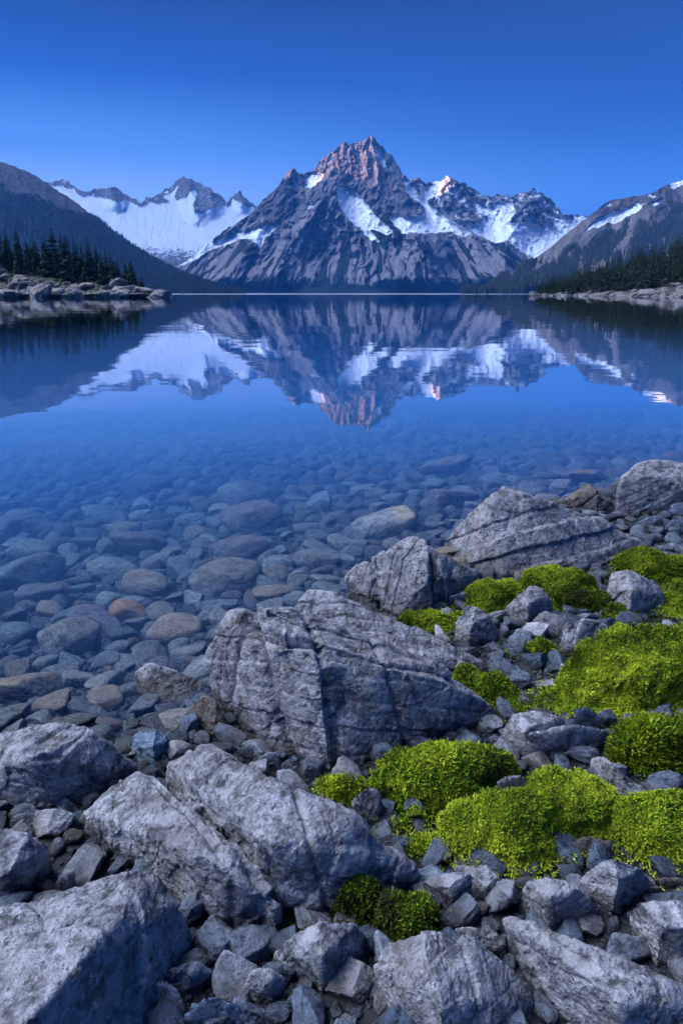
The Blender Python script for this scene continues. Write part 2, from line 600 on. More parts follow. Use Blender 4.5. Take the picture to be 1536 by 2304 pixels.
class Mountain:
    """a mountainside given by its crest line and the distance at which it stands; spurs come nearer, gullies lie deeper"""
    def __init__(s, name, crest, u0, u1, du, vb, Y0, Y1, rows, Hmax, jag, spurs, rib, mat, snow=None, forest=None, yu=None, back=0.8, fan=(835, 150), label=None):
        U = np.arange(u0, u1 + du, du, dtype=float)
        cu, cv = zip(*crest)
        vc = np.interp(U, cu, cv)
        vc = vc + jag * (fbm(P3(U / 13.0, 0 * U + Y0 * .01, 0 * U), 4, 0.6)) * np.clip((vb - vc) / 80, 0, 1)
        vc = np.minimum(vc, vb - 0.5)
        T = np.linspace(0, 1, rows)[:, None]
        V = vb + (vc[None] - vb) * T
        UU = np.broadcast_to(U[None], V.shape)
        s.vb, s.Y0, s.Y1, s.Hmax, s.yu = vb, Y0, Y1, Hmax, yu
        s.spurs, s.rib, s.fan = spurs, rib, fan
        sn = snow(UU, V, None) if snow else np.zeros(V.shape)
        Y = s.depth(UU, V, 1 - 0.6 * blur(np.clip(sn, 0, 1), 2))
        P = at_y(UU, V, Y)
        top = P[-1]
        extra = []
        for k, (bk, dn) in enumerate(((0.04, 0.02), (0.3, 0.25), (1.0, 1.0))):
            q = top.copy()
            q[:, 1] += bk * back * (Y1 - Y0) * 1.0 + 10
            q[:, 0] *= 1 + bk * back * (Y1 - Y0) / top[:, 1]
            q[:, 2] = top[:, 2] * (1 - dn) - 6 * dn
            extra.append(q[None])
        A = np.concatenate([P] + extra, 0)
        nr, nc = A.shape[:2]
        idx = np.arange(nr * nc).reshape(nr, nc)
        F = np.stack([idx[:-1, :-1], idx[:-1, 1:], idx[1:, 1:], idx[1:, :-1]], -1).reshape(-1, 4)
        fo = forest(UU, V, Y) if forest else np.zeros(V.shape)
        sn = np.concatenate([sn] + [sn[-1:]] * 3, 0)
        fo = np.concatenate([fo] + [fo[-1:]] * 3, 0)
        ph = (UU - fan[0]) / np.maximum(V - fan[1] - 60, 40)
        scr = ridged(P3(ph * 9 + .35 * fbm(P3(UU / 60, V / 60, 0 * V + 5), 3), V / 200, 0 * V + 21), 3, 0.6)
        scr = sstep(scr, 1.15, 1.5) * sstep(V, 440, 520) * sstep(V, 664, 625) * (1 if Hmax == 352 else 0.8 if Hmax == 260 else 0)
        fo = np.clip(fo - 0.75 * np.concatenate([scr] + [scr[-1:]] * 3, 0), 0, 1)
        me = mesh_np(name, A.reshape(-1, 3), F, mat, True, {'snow': sn, 'forest': fo, 'scree': np.concatenate([scr] + [scr[-1:]] * 3, 0)})
        s.o = link(name, me, label=label, cat='mountain', kind='structure')
        s.P, s.fo, s.V, s.U = P, fo[:rows], V, UU

    def depth(s, U, V, rm=1.0):
        U = np.asarray(U, float); V = np.asarray(V, float)
        h = np.clip((s.vb - V) / s.Hmax, 0, 1.3)
        Y = s.Y0 + (s.Y1 - s.Y0) * h ** 0.92
        if s.yu: Y = Y + s.yu(U, V)
        env = sstep(h, 0, 0.12)
        for line, wd, amp in s.spurs:
            d = poly_dist(U, V, line) + 5 * fbm(P3(U / 22, V / 22, 0 * U + wd), 3)
            Y = Y - env * amp * np.clip(1 - np.abs(d) / wd, 0, 1) ** 1.2
        if s.rib:
            a1, a2, sc = s.rib
            if s.Hmax == 352:
                a2 = a2 * (1.25 - 0.75 * sstep(V, 480, 600))
                a1 = a1 * (1.1 - 0.3 * sstep(V, 480, 600))
            ph = (U - s.fan[0]) / np.maximum(V - s.fan[1], 40)
            warp = fbm(P3(U / 90, V / 90, 0 * U + 3), 3)
            Y = Y - rm * env * a1 * ridged(P3(ph * 5.5 * sc + warp * .6, V / 170, 0 * U + 1.5), 4, 0.55)
            Y = Y - rm * env * a2 * ridged(P3(U / 34 * sc + warp, V / 42 * sc, 0 * U + 9), 5, 0.6)
        return Y


def snow_polys(polys, k=2, base=0.0):
    def f(U, V, Y):
        n = 4.5 * fbm(P3(U / 9, V / 9, 0 * U), 3)
        n2 = 4.5 * fbm(P3(U / 9, V / 9, 0 * U + 7), 3)
        a = np.zeros(U.shape)
        for p in polys:
            a = np.maximum(a, in_poly(U + n, V + n2, p).astype(float))
        rb = ridged(P3(U / 15, V / 26, 0 * U + 13), 4, 0.6)
        return np.clip(blur(a, k) - 0.26 * sstep(rb, 1.15, 1.7) * (k > 0), base, 1)
    return f


def M_snow_main(U, V, Y):
    a = snow_polys([
        [(685, 395), (700, 388), (728, 390), (722, 405), (700, 422), (682, 420), (690, 408)],
        [(662, 400), (672, 405), (668, 428), (660, 420)],
        [(690, 460), (720, 448), (705, 470), (690, 472)],
        [(757, 425), (775, 418), (800, 430), (830, 468), (850, 490), (885, 520), (868, 530), (850, 518), (800, 510), (772, 480), (760, 455)],
        [(800, 503), (830, 515), (855, 545), (835, 540)],
        [(905, 402), (920, 400), (938, 430), (960, 455), (978, 470), (985, 480), (1010, 493), (1060, 522), (1045, 533), (1010, 520), (960, 525), (930, 522), (905, 525), (872, 490), (900, 483), (930, 490), (958, 480), (950, 460), (925, 445), (910, 425)],
        [(945, 415), (985, 405), (997, 410), (987, 435), (962, 450), (965, 470), (945, 448)],
        [(1015, 430), (1035, 415), (1030, 430)],
        [(1065, 450), (1100, 468), (1112, 455), (1150, 455), (1162, 475), (1140, 500), (1165, 505), (1190, 500), (1218, 510), (1240, 495), (1236, 484), (1345, 486), (1400, 500), (1300, 515), (1270, 535), (1240, 558), (1215, 575), (1190, 585), (1165, 560), (1140, 540), (1110, 548), (1090, 535), (1062, 522), (1050, 505), (1085, 505), (1092, 485), (1070, 475)],
        [(1195, 425), (1207, 425), (1210, 442), (1198, 440)],
        [(836, 318), (846, 326), (858, 345), (870, 374), (862, 376), (852, 352), (844, 340)],
        [(826, 312), (834, 322), (828, 332), (820, 345), (816, 340), (822, 326)],
        [(778, 330), (786, 327), (782, 345), (774, 352)],
        [(740, 352), (750, 345), (744, 362), (734, 370)],
        [(500, 532), (540, 520), (580, 510), (632, 497), (615, 520), (595, 535), (585, 562), (575, 545), (550, 535), (520, 545), (498, 548)],
        [(395, 600), (440, 560), (500, 530), (520, 548), (480, 560), (430, 590)]])(U, V, Y)
    # scraps of old snow caught on ledges between the fields
    sc = ridged(P3(U / 30, V / 22, 0 * U + 31), 4, 0.6)
    band = sstep(V, 300, 330) * sstep(V, 585, 500)
    right = sstep(U, 880, 960)
    return np.clip(a * 0.95 + 0.62 * sstep(sc, 1.1, 1.5) * band * (0.5 + 0.3 * right), 0, 1)


def M_forest_main(U, V, Y):
    ph = (U - 800) / np.maximum(V - 300, 60)
    n = fbm(P3(ph * 5, V / 140, 0 * U + 2), 4, 0.55)
    line = 528 + 95 * n + 30 * np.sin((U - 560) / 60)
    return np.clip(sstep(V, line - 22, line + 18), 0, 1)


main_crest = [(300, 640), (420, 590), (500, 520), (560, 485), (600, 442), (622, 425), (640, 396), (652, 382), (662, 379), (672, 388), (682, 393), (695, 386), (706, 380), (718, 365), (735, 348), (752, 340), (765, 326), (776, 321),
              (790, 324), (800, 317), (810, 322), (824, 311), (835, 307), (843, 314), (856, 325), (868, 338), (882, 352), (893, 368), (905, 388), (915, 400), (930, 404), (945, 402), (958, 411), (990, 408), (1000, 399), (1008, 397), (1020, 401), (1030, 407), (1045, 413), (1060, 420),
              (1072, 430), (1085, 440), (1105, 441), (1120, 436), (1130, 441), (1150, 440), (1170, 436), (1186, 431), (1200, 423), (1212, 432), (1222, 438), (1236, 446), (1246, 456), (1256, 470), (1266, 481), (1300, 484), (1340, 488), (1400, 500), (1500, 520), (1700, 560)]
MAIN = Mountain('main_mountain', main_crest, 300, 1600, 1.5, 664, 3700, 5400, 300, 352, 8, [
    ([(835, 300), (848, 380), (852, 450), (885, 500), (960, 560)], 75, 260),
    ([(775, 318), (768, 380), (735, 440), (770, 500), (850, 570), (940, 655)], 70, 200),
    ([(735, 440), (690, 500), (640, 570), (600, 650)], 60, 170),
    ([(655, 378), (640, 440), (590, 520), (520, 610)], 60, 170),
    ([(705, 380), (700, 440), (690, 500)], 35, 90),
    ([(1008, 395), (1015, 460), (1060, 530), (1100, 620)], 60, 190),
    ([(1120, 438), (1130, 480)], 40, 100),
    ([(1200, 422), (1190, 470), (1140, 540), (1130, 640)], 55, 170),
    ([(915, 400), (905, 470), (960, 570), (1010, 650)], 50, 120),
    ([(835, 420), (830, 500)], 30, 60),
], (62, 50, 1.2), M_MAIN, M_snow_main, M_forest_main, label='massive rocky peak with snow gullies and pink lit summit')

gl_crest = [(-60, 420), (100, 412), (120, 410), (135, 405), (150, 406), (165, 418), (190, 432), (205, 428), (220, 421), (235, 427), (250, 419), (262, 421), (270, 430), (290, 440), (305, 452), (320, 452), (335, 446), (345, 441), (360, 437), (375, 425), (390, 415), (400, 405), (413, 399), (425, 399), (435, 408), (448, 412), (458, 416), (468, 420), (480, 430),
            (495, 440), (512, 455), (522, 440), (530, 433), (540, 433), (550, 442), (560, 452), (575, 462), (620, 480), (700, 500)]
GR = [[(125, 405), (152, 400), (190, 428), (175, 432), (150, 422)],
      [(205, 432), (222, 415), (235, 428), (250, 414), (272, 424), (308, 450), (306, 462), (280, 450), (258, 456), (243, 447), (212, 442)],
      [(330, 447), (345, 438), (368, 442), (382, 456), (350, 460)],
      [(388, 447), (402, 418), (410, 395), (430, 395), (455, 410), (474, 418), (505, 440), (522, 452), (515, 462), (490, 467), (470, 470), (455, 482), (438, 476), (434, 460), (442, 436), (430, 428), (420, 447), (400, 450)],
      [(512, 445), (535, 428), (560, 448), (580, 466), (560, 466), (540, 456), (525, 448)]]


def gl_snow(U, V, Y):
    n = 5 * fbm(P3(U / 12, V / 12, 0 * U), 3)
    rock = np.zeros(U.shape)
    for p in GR:
        rock = np.maximum(rock, in_poly(U + n, V - n, p))
    cu_, cv_ = zip(*gl_crest)
    below = V - np.interp(U, cu_, cv_)
    crag = ridged(P3(U / 20, V / 16, 0 * U + 55), 4, 0.6)
    rock = np.maximum(rock, (below < 4 + 9 * sstep(crag, 0.9, 1.6)) & (crag > 0.75))
    rock = blur(rock.astype(float), 1)
    streak = ridged(P3((U + V * .25) / 26, V / 30, 0 * U + 4), 4, 0.6)
    low = sstep(V, 505 + 0.10 * (U - 400), 625)
    s_ = 0.92 - rock * (0.75 - 0.25 * sstep(streak, 0.6, 1.4))
    return np.clip(s_ - low * 0.46 - low * 0.42 * sstep(streak, 1.2, 0.2) - 0.14 * sstep(V, 500, 530), 0, 1)


GLAC = Mountain('glacier_mountain', gl_crest, -60, 700, 1.5, 664, 4900, 6700, 220, 265, 10, [
    ([(415, 398), (430, 430), (445, 475)], 40, 150),
    ([(470, 420), (480, 465)], 30, 130),
    ([(250, 418), (262, 455)], 30, 150),
    ([(535, 432), (545, 460)], 25, 140),
    ], (16, 22, 1.0), M_GLAC, gl_snow, lambda U, V, Y: sstep(V, 600, 650) * .8, fan=(400, 200), label='distant snowy mountain with a wide glacier and dark summits')

left_crest = [(-700, 250), (-300, 310), (-80, 345), (0, 364), (12, 366), (30, 374), (60, 384), (85, 398), (120, 422), (165, 450), (200, 478), (240, 508), (280, 540), (320, 566), (360, 590), (400, 612), (440, 628), (480, 643), (515, 653), (550, 660)]
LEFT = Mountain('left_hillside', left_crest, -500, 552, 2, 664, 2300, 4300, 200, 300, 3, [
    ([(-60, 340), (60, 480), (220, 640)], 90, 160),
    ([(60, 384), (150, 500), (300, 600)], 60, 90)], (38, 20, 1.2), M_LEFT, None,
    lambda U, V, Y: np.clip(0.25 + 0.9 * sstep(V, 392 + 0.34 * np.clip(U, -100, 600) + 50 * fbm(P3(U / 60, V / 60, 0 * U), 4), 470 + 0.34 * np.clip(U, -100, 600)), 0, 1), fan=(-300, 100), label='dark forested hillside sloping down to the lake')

right_crest = [(1040, 661), (1060, 656), (1090, 644), (1120, 630), (1150, 612), (1190, 590), (1220, 570), (1250, 545), (1280, 520), (1300, 505), (1320, 490), (1345, 470), (1358, 457), (1375, 449), (1400, 447), (1420, 441), (1440, 441), (1460, 437), (1475, 430), (1482, 424), (1500, 416), (1520, 411), (1536, 406), (1600, 385), (1750, 340), (2000, 300)]


def r_forest(U, V, Y):
    ln = 640 - 0.42 * (U - 1150)
    n = fbm(P3(U / 45, V / 35, 0 * U), 4)
    return np.clip(sstep(V + 45 * n, ln - 55, ln + 25) + 0.15, 0, 1)


RIGHT = Mountain('right_hillside', right_crest, 1040, 2000, 2, 664, 2000, 4000, 200, 260, 3, [
    ([(1358, 455), (1330, 520), (1260, 600), (1200, 650)], 50, 120),
    ([(1482, 424), (1470, 480), (1400, 560), (1330, 640)], 60, 140),
    ([(1600, 385), (1580, 480), (1530, 600)], 60, 140)], (50, 30, 1.0), M_RIGHT, snow_polys([
        [(1308, 527), (1335, 497), (1370, 480), (1400, 470), (1440, 453), (1450, 458), (1437, 475), (1403, 492), (1382, 505), (1365, 500), (1345, 515), (1330, 512)],
        [(1503, 414), (1540, 402), (1600, 388), (1560, 408), (1530, 418), (1510, 427)], [(1462, 458), (1498, 443), (1472, 464)],
        [(1355, 463), (1368, 455), (1375, 462)], [(1450, 440), (1478, 438), (1470, 446)]], 1), r_forest, fan=(1500, 100), label='right valley side with snow patches above dark forest')

# unseen ridge added left, its heights set to shade the shore and lower slopes
def blocker_ridge(name, pts, hs, depth, label):
    n, k = 160, 24
    tt = np.linspace(0, 1, n)
    px = np.interp(tt, np.linspace(0, 1, len(pts)), [p[0] for p in pts])
    py = np.interp(tt, np.linspace(0, 1, len(pts)), [p[1] for p in pts])
    hh = np.interp(tt, np.linspace(0, 1, len(hs)), hs)
    tx, ty = np.gradient(px), np.gradient(py)
    ln = np.hypot(tx, ty)
    nx, ny = -ty / ln, tx / ln
    rows = []
    for j in range(k + 1):
        s_ = j / k * 2 - 1
        prof = (1 - abs(s_)) ** 0.9
        x = px + nx * s_ * depth
        y = py + ny * s_ * depth
        z = hh * prof * (1 + 0.25 * fbm(P3(x / 500, y / 500, 0 * x + 2), 4)) + 90 * prof * ridged(P3(x / 400, y / 400, 0 * x), 4) - 6
        rows.append(np.stack([x, y, z], -1))
    A = np.stack(rows, 0)
    idx = np.arange(A.shape[0] * A.shape[1]).reshape(A.shape[:2])
    F = np.stack([idx[:-1, :-1], idx[:-1, 1:], idx[1:, 1:], idx[1:, :-1]], -1).reshape(-1, 4)
    fo = np.clip(1.2 - A[..., 2] / 600, 0, 1)
    link(name, mesh_np(name, A.reshape(-1, 3), F, M_LEFT, True, {'snow': 0 * fo, 'forest': fo}), label=label, cat='mountain', kind='structure')


blocker_ridge('sun_blocker_ridge', [(-3100, -4200), (-3200, -1500), (-3200, 1500), (-3300, 3400), (-3650, 5000), (-4500, 6600), (-5700, 8800)], [600, 760, 800, 830, 1000, 1080, 1080], 1400, 'long forested ridge added outside the left of the view to block the sun')

# ------------------------------------------------------------------ shore and lake bed
shore_px = [(0, 1660), (150, 1660), (300, 1670), (480, 1640), (540, 1600), (640, 1500), (790, 1395), (900, 1340), (1000, 1285), (1120, 1215), (1260, 1150), (1400, 1110), (1536, 1075)]
sw = np.array([at_z(u, v, 0.0)[:2] for u, v in shore_px])
sh = np.concatenate([[(-4000, -900), (-400, -70), (-40, -3), (-4, 1.75)], sw, [(6, 7.2), (12, 10), (60, 26), (500, 120), (6000, 900)]])


def shore_sd(x, y):
    """signed distance to the water's edge, positive on land"""
    d = np.full(np.shape(x), 1e9)
    for (x1, y1), (x2, y2) in zip(sh[:-1], sh[1:]):
        dx, dy = x2 - x1, y2 - y1
        t = np.clip(((x - x1) * dx + (y - y1) * dy) / (dx * dx + dy * dy), 0, 1)
        d = np.minimum(d, np.hypot(x - x1 - t * dx, y - y1 - t * dy))
    ys = np.interp(x, sh[:, 0], sh[:, 1])
    return np.where(y < ys, d, -d)


def ground_z(x, y):
    x = np.asarray(x, float); y = np.asarray(y, float)
    s = shore_sd(x, y)
    land = np.minimum(0.06 * s, 0.02 + 0.012 * s)
    land = np.minimum(land, 0.8 + 0.01 * s)
    land = land + 0.02 * fbm(P3(x * 1.6, y * 1.6, 0 * x), 3) * sstep(s, 0, .4)
    q = -s
    bed = -(0.42 * (1 - np.exp(-q / 2.2)) + 0.035 * q) - 0.006 * np.clip(y - 9, 0, 9) ** 2 - np.clip(y - 18, 0, 60) * .25
    bed = np.maximum(bed, -14) + 0.03 * fbm(P3(x * 1.1, y * 1.1, 0 * x + 3), 3)
    return np.where(s > 0, land, bed)


def axis(a, b_, st, far):
    m_ = np.arange(a, b_ + st, st)
    g = [0.0]
    d = st
    while g[-1] < far:
        d *= 1.28
        g.append(g[-1] + d)
    g = np.array(g[1:])
    return np.concatenate([(a - g)[::-1], m_, b_ + g])


gx, gy = axis(-5, 7, 0.05, 16000), axis(-1, 18, 0.06, 16000)
GX, GY = np.meshgrid(gx, gy)
GZ = ground_z(GX, GY)
idx = np.arange(GX.size).reshape(GX.shape)
F = np.stack([idx[:-1, :-1], idx[:-1, 1:], idx[1:, 1:], idx[1:, :-1]], -1).reshape(-1, 4)
link('ground', mesh_np('ground', P3(GX, GY, GZ).reshape(-1, 3), F, M_SOIL), label='dark gravelly lake shore and lake bed', cat='ground', kind='structure')


def on_ground(u, v):
    """where the sight line of a photo pixel meets the ground or the lake bed"""
    z = 0.0
    for _ in range(30):
        p = at_z(u, v, z)
        z = 0.5 * z + 0.5 * float(ground_z(p[0], p[1]))
    return at_z(u, v, z)


# ------------------------------------------------------------------ boulders
HULLS = []          # (centre, normals, distances) of everything big, to keep small stones out


def px_pts(verts):
    P = np.array([at_z(u, v, z) for u, v, z in verts])
    c = P.mean(0)
    low = P.copy()
    low[:, :2] = c[:2] + (low[:, :2] - c[:2]) * 0.93
    low[:, 2] = np.minimum(-0.06, P[:, 2].min() - 0.06)
    return np.concatenate([P, low])


def boulder(name, label, parts, sub=6, mat=None, sharp=40, rough=1.0, seed=1, strata=None, cracks=(), cat='boulder', group=None):
    vs, fs, off = [], [], 0
    for k, pt in enumerate(parts):
        pts = px_pts(pt)
        HULLS.append(hull_planes(pts))
        p, F_ = rock_shape(pts, sub=sub, sharp=sharp * 3, rough=rough * 0.8, seed=seed * 10 + k, strata=strata, cracks=cracks, chips=9)
        vs.append(p); fs.append(F_ + off); off += len(p)
    V_ = np.concatenate(vs)
    c = V_.mean(0); c[2] = 0
    return link(name, mesh_np(name, V_ - c, np.concatenate(fs), mat or M_ROCK), tuple(c), label, cat, group)


ST = (0.25, 0.55, 0.9)


def joint(a, b_, wd, dp, lean=0.0):
    a, b_ = at_z(*a), at_z(*b_)
    n = np.cross(b_ - a, [lean, 0, 1])
    return (a, n, wd, dp)
boulder('boulder', 'rounded grey boulder at the water edge, farthest right', [[(1388, 1115, .15), (1395, 1080, .28), (1430, 1045, .38), (1490, 1030, .42), (1545, 1040, .4), (1610, 1090, .2), (1400, 1150, .02), (1450, 1168, 0), (1560, 1165, 0), (1620, 1140, .05), (1480, 1080, .28), (1560, 1090, .27), (1450, 1120, .16)]], 6, sharp=12, seed=1)
boulder('boulder', 'small dark pyramid rock at the water edge beside the rounded boulder', [[(1325, 1087, .22), (1250, 1130, .06), (1262, 1142, 0), (1340, 1164, 0), (1388, 1160, 0), (1385, 1135, .08), (1340, 1112, .17)]], 6, M_ROCK_D, seed=2)
boulder('boulder', 'big pale ridged boulder with a long sloping back above the moss', [[(1135, 1095, .47), (1100, 1112, .44), (1180, 1112, .44), (1205, 1195, .26), (1265, 1255, .09), (1000, 1200, .10), (990, 1230, 0), (1060, 1287, 0), (1110, 1305, 0), (1300, 1287, .03), (1300, 1150, .30), (1400, 1193, .12), (1448, 1225, .04), (1400, 1255, .02)]],
        7, seed=3, strata=(-.3, .5, 1), rough=0.9, sharp=26)
boulder('boulder', 'angular cracked boulder standing in the water edge, dark right face', [
    [(780, 1302, .10), (800, 1275, .18), (880, 1240, .31), (925, 1208, .35), (955, 1216, .35), (975, 1290, .25), (940, 1372, .03), (885, 1392, 0), (785, 1340, 0), (980, 1330, .1)],
    [(960, 1222, .34), (985, 1243, .31), (1090, 1295, .12), (1097, 1322, .03), (1040, 1362, 0), (975, 1372, 0), (975, 1290, .22), (1000, 1300, .2)]], 7, seed=4, rough=1.0, sharp=30, cracks=[(at_z(848, 1320, .2), (1, .1, .1), .012, .045), (at_z(982, 1300, .2), (1, -.3, .2), .02, .07), (at_z(1020, 1320, .12), (1, -.5, .1), .012, .04)])
boulder('boulder', 'long low slab lying behind the great fissured block', [[(652, 1375, .24), (690, 1333, .31), (740, 1340, .30), (830, 1368, .26), (960, 1430, .17), (1115, 1498, .06), (1095, 1518, 0), (1000, 1514, .05), (700, 1412, .20), (820, 1467, .15)]], 7, seed=5, strata=(.1, .9, .9), sharp=18)
boulder('boulder', 'great fissured grey block in the centre, half in the water', [
    [(470, 1475, .22), (490, 1430, .33), (520, 1378, .41), (560, 1375, .42), (612, 1464, .395), (560, 1667, 0), (500, 1560, .1), (478, 1510, .15), (642, 1692, 0), (720, 1482, .385), (733, 1757, 0),
     (800, 1486, .37), (880, 1506, .325), (1000, 1540, .23), (1105, 1592, .1), (1114, 1616, .03), (1070, 1642, 0), (940, 1662, .03), (850, 1702, 0), (800, 1565, .26), (700, 1400, .35), (990, 1508, .19)],
    [(530, 1372, .455), (600, 1369, .46), (700, 1384, .42), (990, 1498, .25), (1012, 1520, .21), (880, 1500, .325), (740, 1456, .41), (640, 1428, .445), (560, 1394, .455)],
    [(596, 1374, .48), (690, 1384, .44), (930, 1466, .315), (960, 1486, .285), (820, 1452, .365), (680, 1412, .45)],
    [(612, 1480, .36), (640, 1460, .405), (718, 1478, .415), (738, 1502, .37), (660, 1697, 0), (733, 1761, 0), (728, 1600, .205), (712, 1748, 0), (820, 1474, .37), (750, 1462, .40), (634, 1600, .175)]],
    8, seed=6, strata=(.12, .55, 1), rough=0.75, sharp=45, cracks=[
        (at_z(618, 1560, .2), (1, .15, .25), .014, .05), (at_z(738, 1600, .2), (1, .25, .1), .014, .035), joint((560, 1392, .45), (1000, 1520, .22), .012, .02),
        joint((640, 1400, .43), (990, 1478, .27), .007, .02), (at_z(885, 1560, .24), (1, .3, .2), .010, .03),
        joint((700, 1390, .42), (1050, 1500, .2), .006, .02), joint((590, 1400, .45), (900, 1500, .33), .006, .018)])
boulder('boulder', 'left half of the split boulder in front, pale top and crumbling foot', [[(320, 1735, .16), (350, 1747, .17), (430, 1800, .22), (538, 1897, .24), (625, 2032, .14), (640, 2088, .06), (600, 2124, 0), (500, 2103, 0), (440, 2062, 0), (260, 1947, 0), (190, 1887, .03), (174, 1850, .06), (190, 1825, .10), (500, 1955, .235), (330, 1870, .19)]],
        8, seed=7, strata=(.5, .2, 1), sharp=24, cracks=[joint((365, 1752, .15), (545, 1898, .25), .02, .06), joint((430, 1860, .2), (520, 2010, .15), .008, .02)])
boulder('boulder', 'right half of the split boulder in front, pale ridge over a dark face', [[(378, 1745, .12), (395, 1700, .20), (430, 1680, .22), (490, 1690, .27), (620, 1735, .32), (760, 1812, .30), (800, 1850, .27), (925, 1955, .10), (940, 1980, .04), (920, 2022, 0), (700, 2092, 0), (645, 2065, .03), (548, 1897, .25), (440, 1795, .22), (690, 1900, .29), (622, 1980, .15)]],
        8, seed=8, strata=(.4, .3, 1), sharp=24, cracks=[(at_z(690, 1880, .29), (1, .25, .2), .008, .025), joint((365, 1752, .15), (545, 1898, .25), .02, .06)])
boulder('boulder', 'huge ridged boulder filling the bottom left corner', [[(-150, 2110, .2), (0, 2058, .22), (200, 1977, .24), (310, 1957, .24), (345, 1962, .23), (400, 2030, .17), (440, 2120, .05), (430, 2182, 0), (330, 2322, -.02), (250, 2090, .29), (110, 2250, .33), (0, 2350, .34), (-250, 2350, .3), (300, 2302, .08)]],
        7, seed=9, strata=(.2, .5, 1), sharp=24)
boulder('boulder', 'broad purple-grey boulder at the left edge by the water', [[(-120, 1690, .12), (0, 1655, .20), (85, 1630, .24), (150, 1622, .26), (195, 1645, .24), (310, 1722, .08), (315, 1747, .02), (250, 1782, 0), (0, 1832, 0), (90, 1700, .25), (-150, 1800, 0), (240, 1740, .11)]], 7, seed=10, sharp=22)
boulder('boulder', 'half hidden boulder at the left edge above the corner boulder', [[(-120, 1860, .12), (0, 1868, .18), (60, 1880, .18), (110, 1915, .12), (122, 1960, .03), (90, 2012, 0), (0, 2067, 0), (-150, 2060, 0), (20, 1960, .16)]], 6, seed=11)
boulder('boulder', 'light angular rock at the bottom beside the green moss tuft', [[(610, 2160, .05), (650, 2110, .12), (720, 2078, .17), (800, 2080, .14), (835, 2130, .06), (830, 2162, 0), (740, 2242, 0), (630, 2197, 0), (725, 2150, .155), (613, 2177, .02)]], 6, seed=12, sharp=26)
boulder('boulder', 'knobbly brownish boulder at the bottom centre', [[(845, 2165, .10), (870, 2120, .16), (950, 2100, .22), (1000, 2095, .20), (1100, 2140, .17), (1200, 2230, .08), (1240, 2304, 0), (850, 2262, .03), (890, 2332, -.02), (1100, 2350, 0), (950, 2180, .22), (1000, 2290, .19)]], 7, seed=13, sharp=12, rough=1.4, strata=(.9, .1, .3))
boulder('boulder', 'long pale wedge of rock running into the bottom right corner', [[(1132, 2070, .14), (1150, 2062, .15), (1220, 2085, .20), (1300, 2110, .24), (1450, 2180, .22), (1536, 2220, .20), (1640, 2270, .15), (1140, 2112, .08), (1180, 2202, .02), (1230, 2302, -.02), (1300, 2342, 0), (1250, 2160, .20), (1400, 2260, .23), (1640, 2370, 0), (1500, 2400, 0)]], 7, seed=14, sharp=18, rough=1.1, strata=(.5, .6, .6))
boulder('boulder', 'blocky blue-grey boulder at the right edge near the bottom', [[(1412, 2050, .10), (1425, 2030, .15), (1480, 2025, .18), (1600, 2035, .17), (1640, 2080, .1), (1430, 2112, .03), (1450, 2172, 0), (1520, 2207, 0), (1650, 2202, 0), (1490, 2085, .165), (1600, 2090, .16)]], 6, seed=15)
